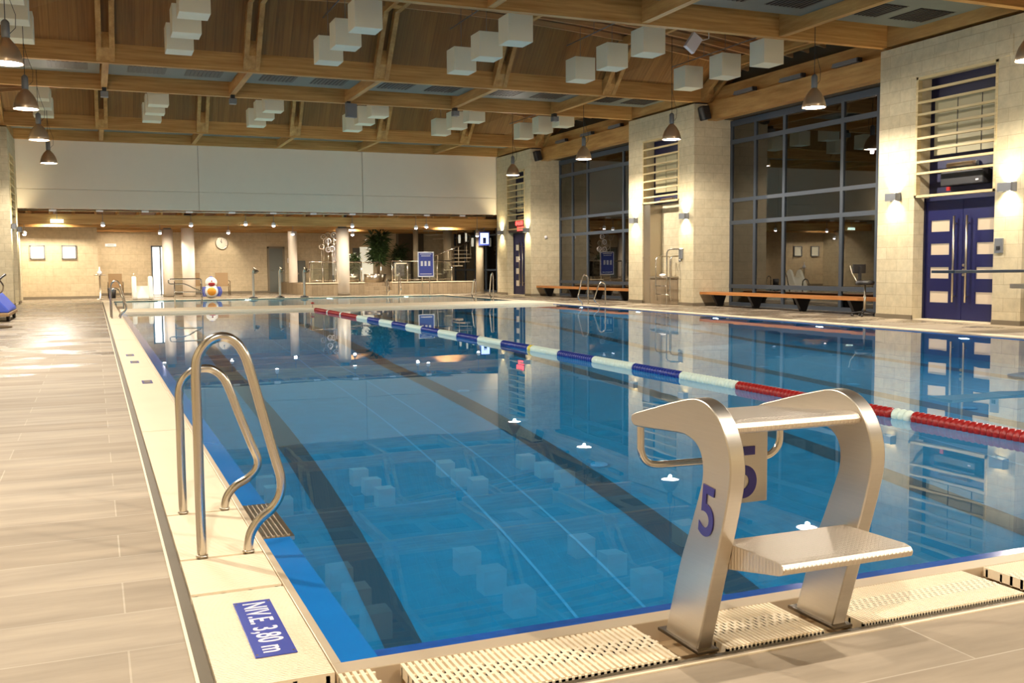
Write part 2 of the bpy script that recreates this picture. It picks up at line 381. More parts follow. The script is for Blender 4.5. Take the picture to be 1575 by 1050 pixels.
# ================================================================== STRUCTURE
# ---- floor: deck around the basins
fl = MB()
fl.box(-3.0, -6, -0.3, -0.40, 46, 0); fl.box(PW+0.4, -6, -0.3, XR, 46, 0)
fl.box(-0.40, -6, -0.3, PW+0.4, -0.40, 0); fl.box(-0.40, 36.2, -0.3, PW+0.4, 46, 0)
for a, b in BAYS: fl.box(XR, a, -0.3, GXR+3.0, b, 0); fl.box(GXL-1, a, -0.3, XL, b, 0)
for a, b in PIERS: fl.box(XR, a, -0.3, GXR, b, 0); fl.box(GXL, a, -0.3, XL, b, 0)
fl.box(XR, 36.1, -0.3, GXR+3, 46, 0); fl.box(GXL, 36.1, -0.3, XL, 46, 0)
fl.box(XR, -6, -0.3, GXR, -0.5, 0); fl.box(GXL, -6, -0.3, XL, -0.5, 0)
struct(fl.build('floor', 'deck'), 'pale stone-look plank deck around the pool', 'floor')

# ---- competition basin shell
def depth(y): return -3.8 if y <= 13 else (-3.8+1.8*(y-13)/6 if y < 19 else -2.0)
ys = [0.0, 13, 19, 25.0]
b = MB()
for i in range(3):
    y0, y1 = ys[i], ys[i+1]
    b.quad((0.12, y0, depth(y0)), (PW-0.12, y0, depth(y0)), (PW-0.12, y1, depth(y1)), (0.12, y1, depth(y1)))
basin = thing('swimming_pool', 'long rectangular blue tiled swimming pool filling the hall', 'pool', (6.25, 12.5, -0.02), kind='structure')
b.build('pool_floor', 'poolfloor', basin)
b = MB()
for x in (0.12, PW-0.12):
    b.quad((x, 0.08, -0.06), (x, 25, -0.06), (x, 25, -2), (x, 19, -2), (x, 13, -3.8), (x, 0.08, -3.8))
b.quad((0.12, 0.08, -0.06), (PW-0.12, 0.08, -0.06), (PW-0.12, 0.08, -3.8), (0.12, 0.08, -3.8))
b.quad((0.12, 25, -0.02), (PW-0.12, 25, -0.02), (PW-0.12, 25, -2.0), (0.12, 25, -2.0))
b.build('pool_wall', 'poolwall', basin)
b = MB()   # outer shell keeps the room light out of the ground
b.box(-0.5, -0.5, -4.1, 13.0, 25.2, -3.9)
b.build('pool_slab', 'concrete', basin)
for xc in (1.25, 3.75, 6.25, 8.75, 11.25):
    b = MB()
    e = 0.006
    for i in range(3):
        y0, y1 = max(ys[i], 0.1), min(ys[i+1], 23.4)
        b.quad((xc-.13, y0, depth(y0)+e), (xc+.13, y0, depth(y0)+e), (xc+.13, y1, depth(y1)+e), (xc-.13, y1, depth(y1)+e))
    b.quad((xc-.5, 23.2, -2+e), (xc+.5, 23.2, -2+e), (xc+.5, 23.45, -2+e), (xc-.5, 23.45, -2+e))
    b.build('lane_line', 'poolline', basin, normals=False)
for xc in (2.5, 3.0, 7.5, 10.0):
    b = MB()
    for i in range(3):
        y0, y1 = ys[i], ys[i+1]
        b.quad((xc-.012, y0, depth(y0)+.005), (xc+.012, y0, depth(y0)+.005), (xc+.012, y1, depth(y1)+.005), (xc-.012, y1, depth(y1)+.005))
    b.build('floor_joint', 'poolpale', basin, normals=False)
for xc in (5.0, 10.0):
    for yc in range(2, 13, 2):
        b = MB(); b.lathe([(0.09, depth(yc)+.004), (0.09, depth(yc)+.02), (0.02, depth(yc)+.026)], (xc-1.0, yc, 0), 14)
        b.build('floor_inlet', 'poolpale', basin)
# overflow rim, left side: sloping blue strip just under the water, steel lip
for ya, yb in ((0.0, 1.5), (2.16, 25.0)):
    b = MB(); b.box(0.0, ya, -0.3, 0.118, yb, -0.008); b.build('overflow_rim', 'rimblue', basin)
b = MB(); b.box(PW-.118, 0, -.3, PW, 25, -.008); b.build('overflow_rim', 'rimblue', basin)
b = MB(); b.box(0.118, 0.0, -.3, PW-.118, .085, -.010); b.build('overflow_rim', 'rimdeep', basin)
b = MB()   # grooved steel step at the near ladder
b.box(0.0, 1.5, -0.05, 0.14, 2.16, -0.008)
for i in range(6): b.box(0.004+i*0.022, 1.52, -0.008, 0.014+i*0.022, 2.14, -0.002)
o = b.build('ladder_step', 'steel', basin)
b = MB()
b.box(-0.03, 0, -0.12, 0.0, 25.0, 0.004); b.box(PW, 0, -0.12, PW+0.03, 25.0, 0.004); b.box(-0.03, -0.075, -0.12, PW+0.03, 0.0, 0.004)
b.build('steel_lip', 'lip', basin, 0.003)

wt = MB(); wt.quad((0.05, 0.02, WZ), (PW-.05, 0.02, WZ), (PW-.05, 25.0, WZ), (.05, 25.0, WZ))
water = wt.build('pool_water', 'water', basin)

# leisure basin behind the bulkhead
b2 = thing('leisure_pool', 'pale shallow leisure pool behind the cream bulkhead', 'pool', (6.25, 31.6, -0.02), kind='structure')
b = MB()
b.quad((0, 27.2, -1.2), (PW, 27.2, -1.2), (PW, 35.8, -1.2), (0, 35.8, -1.2))
b.build('pool_floor', 'pool2', b2)
b = MB()
for x in (0, PW): b.quad((x, 27.2, 0), (x, 35.8, 0), (x, 35.8, -1.2), (x, 27.2, -1.2))
for y in (27.2, 35.8): b.quad((0, y, 0), (PW, y, 0), (PW, y, -1.2), (0, y, -1.2))
b.build('pool_wall', 'pool2', b2)
b = MB(); b.quad((0, 27.2, WZ), (PW, 27.2, WZ), (PW, 35.8, WZ), (0, 35.8, WZ)); b.build('pool_water', 'water', b2)
b = MB(); b.box(-0.03, 27.17, -0.1, 0, 35.8, 0.004); b.box(PW, 27.17, -0.1, PW+0.03, 35.8, 0.004); b.build('steel_lip', 'steel', b2)
struct(box('trim_1', -0.4, 35.8, -0.3, PW+0.4, 36.22, 0.02, 'cream'), 'cream kerb along the far edge of the leisure pool', 'kerb')
bk = MB(); bk.box(0.0, 25.0, -1.3, PW, 27.2, 0.05)
tag(bk.build('bulkhead', 'cream', None, 0.01), 'low cream bulkhead walkway crossing between the two pools', 'bulkhead')

# troughs (shallow steel trays the grates lie in)
b = MB()
b.box(-0.36, -0.36, -0.14, -0.03, 36.2, -0.07); b.box(PW+0.03, -0.36, -0.14, PW+0.36, 36.2, -0.07); b.box(-0.03, -0.37, -0.14, PW+0.03, -0.075, -0.07)
struct(b.build('trim_4', 'troughlit'), 'gutter bottom below the grates, coloured tan as if lit', 'channel')
b = MB()
b.box(-0.40, -0.42, -0.14, -0.36, 36.2, -0.004); b.box(PW+0.36, -0.42, -0.14, PW+0.4, 36.2, -0.004)
b.box(-0.36, -0.42, -0.14, PW+0.36, -0.372, -0.004)
struct(b.build('trim_2', 'channel'), 'steel gutter channel around the pool rim', 'channel')
b = MB()
b.box(-0.408, -0.41, -0.1, -0.398, 36.2, 0.004); b.box(-0.398, -0.428, -0.1, PW+0.398, -0.418, 0.004); b.box(PW+0.398, -0.428, -0.1, PW+0.408, 36.2, 0.004)
struct(b.build('trim_3', 'cream'), 'thin pale edging strip between deck planks and gutter', 'edging')

# grates: bars at right angles to the pool edge
def grate_side(x0, x1, ya, yb, label, pitch=0.0125, solid=False):
    ya += GAP; yb -= GAP; b = MB(); y = ya+0.004
    if solid:
        b.box(x0, ya+.004, -0.035, x1, yb-.004, 0.0)
    while y+pitch < yb:
        b.box(x0, y, -0.03, x1, y+pitch*0.74, 0.006 if not solid else 0.002); y += pitch
    for k in range(4):
        xx = x0+(x1-x0)*(0.06+0.293*k); b.box(xx-0.006, ya+.004, -0.034, xx+0.006, yb-.004, -0.002)
    return tag(b.build('gutter_grate', 'creamslat'), label, 'grate', 'cream gutter grates')
cuts = [-0.08, 0.80, 1.262, 2.045, 4.68, 9.70, 14.7, 19.7, 24.9]
GAP = .007
nm = ['in the near left pool corner, carrying the blue depth plate', 'left of the pool, just before the near ladder', 'left of the pool, between the two rails of the near ladder',
      'left of the pool, just beyond the near ladder', 'left of pool, with a single small dark mark', 'left of pool, with two small dark marks',
      'left of the pool, short of the far ladder', 'left of the pool around the far ladder']
for i in range(8):
    grate_side(-0.355, -0.035, cuts[i], cuts[i+1], 'cream plastic gutter grate '+nm[i], 0.0125 if i < 5 else 0.05)
grate_side(-0.355, -0.035, 24.9, 35.75, 'cream gutter grate left of the leisure pool, beyond the bulkhead', 0.05)
grate_side(PW+0.035, PW+0.355, -0.08, 35.75, 'long cream gutter grate on the right side under the piers', 0.05)
def grate_near(xa, xb, label, pitch=0.0205):
    b = MB(); x = xa; k = 0
    while x+pitch <= xb:
        b.box(x, -0.365, -0.03, x+pitch*0.56, -0.085, 0.006); x += pitch
    for yy in (-0.36, -0.30, -0.255, -0.21, -0.165, -0.10):
        b.box(xa, yy-0.005, -0.032, xb-pitch*.44, yy+0.005, 0.0)
    # little staggered bridges between the bars
    x = xa; k = 0
    while x+pitch*1.5 <= xb:
        for yy in ((-0.235, -0.19) if k % 2 else (-0.255, -0.21)):
            b.box(x, yy-0.006, -0.03, x+pitch, yy+0.006, 0.0055)
        x += pitch; k += 1
    return tag(b.build('gutter_grate', 'creamslat'), label, 'grate', 'cream gutter grates')
grate_near(-0.03, 0.085, 'short cream slatted grate at the near left corner beside the bolt gap')
grate_near(0.155, 0.945, 'cream slatted gutter grate left of the starting block', 0.0205)
grate_near(1.10, 1.475, 'cream slatted gutter grate between the feet of the starting block', 0.0155)
grate_near(1.625, 2.36, 'cream slatted gutter grate right of the starting block', 0.0125)
grate_near(2.46, 3.6, 'cream slatted gutter grate cut by the right edge of the picture', 0.0125)
for xx, lb in ((0.12, 'left of the starting block'), (2.41, 'far right of the starting block')):
    b = MB(); b.lathe([(0.022, -0.10), (0.022, -0.04), (0.012, -0.035), (0.0, -0.035)], (xx, -0.17, 0), 12); b.box(xx-.03, -0.30, -0.1, xx+.03, -0.12, -0.075)
    tag(b.build('gutter_bolt', 'steel'), 'steel bolt in the gutter gap '+lb, 'bolt')

# depth plate
pl = thing('depth_plate', 'blue plate with white lettering NIV.E 3,80 m on the corner grate', 'sign', (-0.165, 0.38, 0.007))
box('plate', -0.23, 0.12, 0.0065, -0.105, 0.645, 0.0095, 'signblue', pl, 0.001)
text('lettering', 'NIV.E. 3,80 m', 0.108, 'signwhite', pl, (-0.168, 0.383, 0.010), (0, -1, 0), (1, 0, 0), 0.0006, sx=0.74, bold=.0012)
for yy in (0.14, 0.625):
    for xx in (-0.222, -0.113): b = MB(); b.lathe([(0.004, 0.009), (0.004, 0.0105)], (xx, yy, 0), 8); b.build('rivet', 'steel', pl)
for (x, y, lb) in ((-0.165, 8.0, 'nearest of the three small dark marks on the left grate'), (-0.20, 10.4, 'middle of the three small dark marks on the left grate'), (-0.22, 11.5, 'farthest of the three small dark marks on the left grate')):
    t = thing('grate_marker', 'small dark bordered square marker, '+lb, 'marker', (x, y, 0.007))
    box('plate', x-.05, y-.15, 0.0065, x+.05, y+.15, 0.009, 'numblue', t)
    box('inlay', x-.028, y-.10, 0.009, x+.028, y+.10, 0.0098, 'plinth', t)

# ---- piers (right and left), base plinths, recesses
def pier(side, a, b_, name, recess=True, rw=(0.35, 0.30), rz=(0, 4.93)):
    s = 1 if side == 'right' else -1
    X0, X1 = (XR, GXR+.05) if s > 0 else (GXL-.05, XL)
    b = MB()
    if recess:
        ra, rb = a+rw[0]+0.27, b_-rw[1]-0.8
        ra, rb = recess
        b.box(X0, a, 0, X1, ra, 5.65); b.box(X0, rb, 0, X1, b_, 5.65); b.box(X0, ra, 4.93, X1, rb, 5.65)
        xb = (XR+0.45, X1) if s > 0 else (X0, XL-0.45)
        b.box(xb[0], ra, 0, xb[1], rb, 4.93)
    else:
        b.box(X0, a, 0, X1, b_, 5.65)
    o = struct(b.build(name, 'block'))
    b = MB(); e = 0.03
    b.box(X0-e, a-e, 5.65, X1+e, b_+e, 5.70)
    return o
RC = {0: (0.2, 2.2), 1: (11.05, 13.05), 2: (22.02, 24.08), 3: (33.2, 35.0)}
names = ['nearest', 'near', 'middle', 'back']
for i, (a, b_) in enumerate(PIERS):
    for side in ('right', 'left'):
        o = pier(side, a, b_, 'wall_%s_%s' % (side, names[i]), RC[i])
        tag(o, 'cream block pier on the %s side, %s along the pool' % (side, {'nearest': 'behind the camera end', 'near': 'nearest one in view', 'middle': 'middle one', 'back': 'farthest one by the white wall'}[names[i]]), 'pier')
        X0, X1 = (XR-.015, XR+.02) if side == 'right' else (XL-.02, XL+.015)
        b = MB(); ra, rb = RC[i]
        b.box(X0, a-.01, 0, X1, ra, 0.09); b.box(X0, rb, 0, X1, b_+.01, 0.09)
        xx = (XR, GXR) if side == 'right' else (GXL, XL)
        b.box(xx[0], a-.015, 0, xx[1], a, 0.09); b.box(xx[0], b_, 0, xx[1], b_+.015, 0.09)
        struct(b.build('baseboard_%s_%s' % (side, names[i]), 'plinth'))
for i in (1, 2):
    ra, rb = RC[i]
    tag(box('lintel', XR-.012, ra-.32, 4.95, XR+.02, rb+.25, 5.32, 'block', None), 'smooth concrete lintel above the slat screen of the %s right pier' % names[i], 'lintel')
# end walls
struct(box('wall_front', GXL-.2, -6.2, 0, GXR+.2, -6, 7.5, 'block'))
for sd, xa, xb in (('left', GXL-.2, GXL), ('right', GXR, GXR+.2)):
    struct(box('wall_%s_end' % sd, xa, -6, 0, xb, -0.5, 5.65, 'block'))

# white hanging wall above the opening
b = MB()
for xa, xb in ((-3.1, 3.08), (3.1, 9.30), (9.33, 15.45)):
    b.box(xa, 36.2, 3.32, xb, 36.4, 3.985); b.box(xa, 36.2, 4.0, xb, 36.4, 6.3)
b.box(-4.3, 36.26, 3.34, 16.3, 36.38, 6.3)
struct(b.build('wall_back_upper', 'white'), 'plain off-white panelled wall hanging above the opening to the rear hall', 'wall')
# outer walls of rear hall
struct(box('wall_back', -0.45, 45.0, 0, 18.0, 45.2, 3.5, 'blockdark'), 'beige tiled back wall of the rear hall with clock and door', 'wall')
b = MB(); b.box(-4.3, 40.5, 0, -0.45, 40.7, 3.5); b.box(-0.62, 40.7, 0, -0.45, 45.2, 3.5)
struct(b.build('wall_back_left', 'blockdark'), 'beige tiled wall at far left with two small square windows', 'wall')
struct(box('wall_left_rear', -4.4, 36.1, 0, -3.2, 40.5, 3.5, 'block'))
struct(box('wall_right_rear', 18.0, 36.1, 0, 18.2, 45.2, 3.5, 'darkroom'))
struct(box('baseboard_back', -3.2, 40.46, 0, -0.45, 40.5, 0.10, 'plinth'))
struct(box('baseboard_back_right', -0.45, 44.96, 0, 18, 45.0, 0.10, 'plinth'))
# night outside the windows
for sd, xa, xb in (('left', GXL-1.2, GXL-1.0), ('right', GXR+3.0, GXR+3.2)):
    b = MB()
    for a, c in BAYS:
        b.box(xa, a-1.2, -0.3, xb, c+1.2, 6)
        for q in (a-1.2, c+1.2): b.box(min(xa, GXR if sd == 'right' else xa), q-.05, -0.3, max(xb, GXL if sd == 'left' else xb), q+.05, 6)
    struct(b.build('wall_outside_'+sd, 'darkroom'))

# ================================================================== CEILING
# pair zones: slab above the ducts
b = MB()
b.box(GXL-.2, -6.2, 6.5, GXR+.2, 3.2, 6.7)
for a, c in PIERS[1:]: b.box(GXL-.2, a, 6.5, GXR+.2, c, 6.7)
b.box(GXL-.2, 36.0, 6.5, GXR+.2, 36.6, 6.7)
struct(b.build('ceiling_duct_zone', 'darkroom'))
ST = 0.95    # horizontal run of slope
def FT(x): return 7.36-.0080*(x-6.0)**2   # gently arched top
AX = [GXL-.2, RX[0], RX[1], 1.35, RX[2], 4.5, RX[3], 7.6, RX[4], 10.7, RX[5], 13.9, RX[6], GXR+.2]
def arc(b, y0, y1, d0, d1):
    up = [(x, FT(x)+d1) for x in AX]; dn = [(x, FT(x)+d0) for x in reversed(AX)]
    pts = dn+up
    A = [b.bm.verts.new((x, y0, z)) for x, z in pts]; B = [b.bm.verts.new((x, y1, z)) for x, z in pts]; n = len(pts); m = len(AX)
    for i in range(n):
        j = (i+1) % n; b.bm.faces.new([A[i], A[j], B[j], B[i]])
    for q in (A, B):
        for i in range(m-1): b.bm.faces.new([q[i], q[i+1], q[n-2-i], q[n-1-i]])
for k, (a, c) in enumerate(BAYS):
    b = MB()
    for y0, y1 in ((a, a+ST), (c, c-ST)):
        for i in range(len(AX)-1): b.quad((AX[i], y0, 6.12), (AX[i+1], y0, 6.12), (AX[i+1], y1, FT(AX[i+1])-.01), (AX[i], y1, FT(AX[i])-.01))
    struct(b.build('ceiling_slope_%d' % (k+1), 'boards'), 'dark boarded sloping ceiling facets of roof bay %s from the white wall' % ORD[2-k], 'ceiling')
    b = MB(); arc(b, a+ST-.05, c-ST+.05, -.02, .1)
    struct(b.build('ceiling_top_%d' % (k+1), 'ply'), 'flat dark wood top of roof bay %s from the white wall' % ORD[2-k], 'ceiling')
    n = 9
    BAYN = ['near', 'middle', 'far'][k]
    for i in range(n):
        y = a+ST+0.15+(c-a-2*ST-0.3)*i/(n-1)
        jb = MB(); arc(jb, y-.03, y+.03, -.15, -.022)
        tag(jb.build('ceiling_joist', 'joist'),
            'slim timber ceiling joist, %s from the back in the %s roof bay' % (ORD[n-1-i] if n-1-i < 8 else 'ninth', BAYN), 'joist', 'slim ceiling joists')
    # clerestory dark strip above eave
# cross beams
BN = []
for i, (a, c) in enumerate(PIERS):
    BN += [(a, 'front edge of the %s pair' % ['first', 'second', 'third', 'fourth'][i]), (c, 'back edge of the %s pair' % ['first', 'second', 'third', 'fourth'][i])]
for j, (y, lb) in enumerate(BN):
    s = 0.075
    yy = (y, y+2*s) if j % 2 == 0 else (y-2*s, y)
    if j == 7: yy = (36.0, 36.15)
    tag(box('cross_beam', GXL-.1, yy[0], 5.70, GXR+.1, yy[1], 6.52, 'wood'), 'long glued timber cross beam, '+lb+' of beams from the camera', 'beam', 'long cross beams')
# short trimmers between paired beams
for i, (a, c) in enumerate(PIERS):
    for j, x in enumerate(RX):
        if j == 0 or j == len(RX)-1:
            continue
        tag(box('trimmer_beam', x-.07, a+.15, 5.72, x+.07, c-.15, 6.35, 'woody'), 'short timber trimmer between paired beams above %s pier, %s from the left wall' % (names[i], ORD[j-1]), 'beam', 'short trimmer beams')
    for side, x0 in (('left', -3.22), ('right', 15.02)):
        tag(box('trimmer_beam', x0, a+.15, 5.72, x0+.2, c-.15, 6.35, 'woody'), 'timber wall plate lying on the %s side %s pier' % (side, names[i]), 'beam', 'short trimmer beams')
# slotted rafters: steep leg up from each beam, flat tie across
def rafter(name_i, x, a, c, label):
    t = thing('slotted_rafter', label, 'rafter', (x, (a+c)/2, 5.7), 'slotted twin rafters')
    for s in (-1, 1):
        b = MB()
        # outline in (y,z)
        fz = FT(x); pts = [(c, 5.73), (c-ST-.1, fz-.26), (a+ST+.1, fz-.26), (a, 5.73), (a, 6.08), (a+ST, fz-.04), (c-ST, fz-.04), (c, 6.08)]
        x0, x1 = (x-.19, x-.08) if s < 0 else (x+.08, x+.19)
        b.prism(pts, 0, x0, x1); b.build('rail', 'woody', t)
    for y0, y1 in ((c, c-.22), (a, a+.22)):
        q = abs(y1-y0)*(FT(x)-6.1)/ST; b = MB()
        b.prism([(y0, 5.76), (y1, 5.76+q), (y1, 6.1+q), (y0, 6.1)], 0, x-.08, x+.08); b.build('spacer', 'woody', t)
    fz = FT(x); box('spacer', x-.08, a+1.35, fz-.25, x+.08, a+1.65, fz-.05, 'woody', t); box('spacer', x-.08, c-1.65, fz-.25, x+.08, c-1.35, fz-.05, 'woody', t)
for k, (a, c) in enumerate(BAYS):
    for j, x in enumerate(RX):
        if j == 0: x += .1
        rafter(k, x, a, c, 'twin slotted timber rafter, %s from the left wall in the %s roof bay' % (ORD[j], ['near', 'middle', 'far'][k]))
# thin pipes hanging along the hall
for k, (a, c) in enumerate(BAYS):
    for j in range(6):
        x = (RX[j]+RX[j+1])/2
        zp = FT(x)-.42; b = MB(); b.tube([(x, a+.7, zp), (x, c-.7, zp)], 0.013, 8)
        for y in (a+2.2, c-2.2): b.tube([(x, y, zp), (x, y, FT(x)-.02)], 0.006, 6)
        tag(b.build('sprinkler_pipe', 'grey'), 'thin pipe hanging below joists, %s from the left wall in the %s roof bay' % (ORD[j], ['near', 'middle', 'far'][k]), 'pipe', 'thin ceiling pipes')
# vent ducts in the pair zones
for i, (a, c) in enumerate(PIERS):
    for j in range(6):
        x0, x1 = RX[j]+.1, RX[j+1]-.1
        if j == 0: x0 = XL-.1
        if j == 5: x1 = XR
        t = thing('vent_duct', 'grey metal vent duct panel above the %s pair of beams, %s from the left wall' % (names[i], ORD[j]), 'duct', ((x0+x1)/2, a+.9, 6.2), 'metal vent ducts between the paired beams')
        box('casing', x0, a+.2, 5.96, x1, c-.85, 6.4, 'duct', t)
        w_ = (x1-x0)
        for q in (0.15, 0.6):
            g = MB(); g.box(x0+w_*q-.03, a+1.47, 5.958, x0+w_*q+.85, c-1.32, 5.963)
            for n_ in range(9):
                xx = x0+w_*q+n_*0.095
                g.box(xx, a+1.5, 5.945, xx+.06, c-1.35, 5.962)
            g.build('grille', 'black', t)
# eave beams over the glazed bays (upper + lower plank) and clerestory
for k, (a, c) in enumerate(BAYS):
    for side in ('right', 'left'):
        f = (lambda x: x) if side == 'right' else (lambda x: 12.0-x)
        t = thing('eave_beam', 'deep stepped timber eave beam over the %s side windows, %s roof bay' % (side, ['near', 'middle', 'far'][k]), 'beam', (f(15.7), (a+c)/2, 5.2), 'stepped eave beams')
        x0, x1 = sorted((f(15.45), f(15.75))); box('lower_beam', x0, a, 5.20, x1, c, 5.68, 'woody', t)
        x0, x1 = sorted((f(15.6), f(15.85))); box('upper_beam', x0, a, 5.68, x1, c, 6.08, 'woody', t)
        x0, x1 = sorted((f(16.0), f(16.35)))
        b = MB(); b.box(x0, a-.3, 5.25, x1, c+.3, 7.5)
        struct(b.build('wall_%s_clerestory_%d' % (side, k+1), 'darkroom'))
        if side == 'right':
            for j in range(3):
                y = a+(c-a)*(0.22+0.27*j)
                t = thing('strip_lamp', 'small grey strip lamp on eave beam of the %s roof bay, %s from the camera' % (['near', 'middle', 'far'][k], ORD[j]), 'lamp', (15.44, y, 5.72), 'small strip lamps on the eave beams')
                box('housing', 15.37, y-.42, 5.70, 15.50, y+.42, 5.735, 'grey', t)
                box('reflector', 15.38, y-.40, 5.735, 15.42, y+.40, 5.79, 'grey', t)
                box('end_cap', 15.37, y-.46, 5.69, 15.50, y-.42, 5.79, 'black', t)

# hanging cubes
cb = thing('acoustic_cube', 'x', 'sound absorber', (0, 0, 5.75), 'white cubes hanging from the ceiling')
b = MB(); b.box(-.275, -.275, 0, .275, .275, .55); o = b.build('cube', 'cube', None, 0.008); o.parent = cb
b = MB(); b.tube([(0, 0, 0), (0, 0, 1)], 0.006, 5); o = b.build('hanger_wire', 'grey'); o.parent = cb; o.location = (0, 0, .55)
first = True
CX = [-1.85, 1.22, 4.42, 7.6, 10.75, 13.9]
for k, ys_ in enumerate(([5.75, 7.4, 9.05], [16.55, 18.2, 19.85], [27.4, 29.05, 30.7])):
    for j, x in enumerate(CX):
        for i, y in enumerate(ys_):
            lb = 'off-white hanging cube, %s of three, %s cluster from left, %s roof bay' % (['nearest', 'middle', 'farthest'][i], ORD[j], ['near', 'middle', 'far'][k])
            if first: cb.location = (x, y, 5.75); cb['label'] = lb; first = False; r_ = cb
            else: r_ = dup(cb, (x, y, 5.75), label=lb)
            for ch in r_.children:
                if ch.name.startswith('hanger'): ch.scale = (1, 1, FT(x)-.02-6.30)

# ================================================================== LAMPS
pd = thing('pendant_lamp', 'x', 'lamp', (0, 0, 0), 'bell-shaped pendant lamps')
b = MB()
b.lathe([(r_, z_*1.35) for r_, z_ in [(0.235, 0.0), (0.24, 0.005), (0.225, 0.07), (0.19, 0.15), (0.135, 0.22), (0.075, 0.27), (0.055, 0.29), (0.05, 0.29), (0.07, 0.262), (0.13, 0.21), (0.18, 0.145), (0.215, 0.065), (0.228, 0.004)]], seg=28, cap=False)
b.build('lamp_shade', 'chrome', pd)
b = MB(); b.lathe([(0.222, 0.02), (0.19, 0.004), (0.0, -0.006)], seg=24, cap=False); b.build('lens', 'lampwhite', pd)
b = MB(); b.lathe([(0.05, 0.38), (0.062, 0.41), (0.062, 0.62), (0.045, 0.65), (0.02, 0.67)], seg=16); b.build('ballast_housing', 'grey', pd)
b = MB(); b.tube([(0, 0, 0.66), (0, 0, 1.5), (0, 0, 2.6)], 0.007, 6); b.tube([(.05, 0, 0.45), (.14, 0, 0.55), (.15, 0, 0.75), (.05, 0, 1.05), (0, 0, 1.3)], 0.005, 6); b.build('cable', 'black', pd)
PR = [(13.1, 3.4), (13.1, 8.75), (13.0, 13.77), (13.0, 19.2), (13.0, 24.12), (13.0, 29.6)]
PL = [(-1.75, 3.4), (-1.75, 9.6), (-1.75, 14.6), (-1.75, 19.35), (-1.75, 24.5), (-1.75, 30.3)]
first = True
for sd, L in (('right', PR), ('left', PL)):
    for i, (x, y) in enumerate(L):
        z = 4.33
        lb = 'bell-shaped metal pendant lamp over the %s deck, %s in the row from the camera' % (sd, ORD[i])
        if first: pd.location = (x, y, z); pd['label'] = lb; first = False
        else: dup(pd, (x, y, z), label=lb)
        lamp_point((x, y, z-0.07), E_PEND)
for i, x in enumerate((-.85, 2.9, 6.6, 10.3)):
    dup(pd, (x, -2.2, 4.33), label='bell-shaped metal pendant lamp over the near deck, %s from the left' % ORD[i])
    lamp_point((x, -2.2, 4.26), E_PEND*.75)

def sconce(x, y, z, s, label):
    """s=+1: on a wall facing -X"""
    t = thing('wall_sconce', label, 'lamp', (x, y, z), 'up and down wall sconces')
    f = -s
    b = MB()
    pts = [(x+f*0.0, z+.085), (x+f*.10, z+.085), (x+f*.155, z+.06), (x+f*.155, z-.06), (x+f*.12, z-.085), (x, z-.085)]
    # hollow casing: front and two cheeks
    b.box(min(x+f*.13, x+f*.155), y-.15, z-.075, max(x+f*.13, x+f*.155), y+.15, z+.075)
    for q in (-.15, .135): b.box(min(x, x+f*.14), y+q, z-.085, max(x, x+f*.14), y+q+.015, z+.085)
    b.box(min(x, x+f*.01), y-.15, z-.085, max(x, x+f*.01), y+.15, z+.085)
    b.build('housing', 'grey', t)
    box('glow_plate', min(x+f*.02, x+f*.12), y-.12, z-.03, max(x+f*.02, x+f*.12), y+.12, z+.03, 'sconceglow', t)
    spot('sconce_light', (x+f*.075, y, z+.05), (-f*0.28, 0, 1), E_SCONCE, SCONCECOL, R(120), 1.0, 0.04)
    spot('sconce_light', (x+f*.075, y, z-.05), (-f*0.28, 0, -1), E_SCONCE, SCONCECOL, R(120), 1.0, 0.04)
for i in range(4):
    a, c = PIERS[i]; ra, rb = RC[i]
    for sd, xx, s in (('right', XR, 1), ('left', XL, -1)):
        sconce(xx, (a+ra)/2 if i != 1 else 10.72, 2.55, s, 'square up-and-down wall lamp on the near cheek of the %s side %s pier' % (sd, names[i]))
        sconce(xx, (c+rb)/2+.0, 2.55, s, 'square up-and-down wall lamp on the far cheek of the %s side %s pier' % (sd, names[i]))

# underwater lamps
for sd, xx, f in (('right', PW-.12, -1), ('left', .12, 1)):
    for i, y in enumerate((2.2, 5.7, 9.2, 12.7, 16.2, 19.7, 23.0) if sd == 'right' else (0.7, 4.2, 7.7, 11.2, 14.7, 18.2, 21.7)):
        t = thing('pool_lamp', 'round underwater lamp on the %s pool wall, %s from the near end' % (sd, ORD[i]), 'lamp', (xx, y, -.55), 'underwater pool lamps')
        b = MB(); b.lathe([(0.13, 0), (0.13, f*.02), (.10, f*.025)], (xx, y, -.55), 20, axis=0); b.build('ring', 'steel', t)
        b = MB(); b.lathe([(0.095, f*.024), (.0, f*.03)], (xx, y, -.55), 20, axis=0, cap=False); b.build('lens', 'poolglow', t)
        area('pool_light', (xx+f*.05, y, -.55), (f, 0, -.25), E_POOL/7, POOLCOL, 0.2)
for i in range(4):
    for yy, f in ((27.25, 1), (35.75, -1)):
        area('leisure_pool_light', (1.6+3.1*i, yy, -.5), (0, f, -.1), E_POOL2/4, POOLCOL, .2)

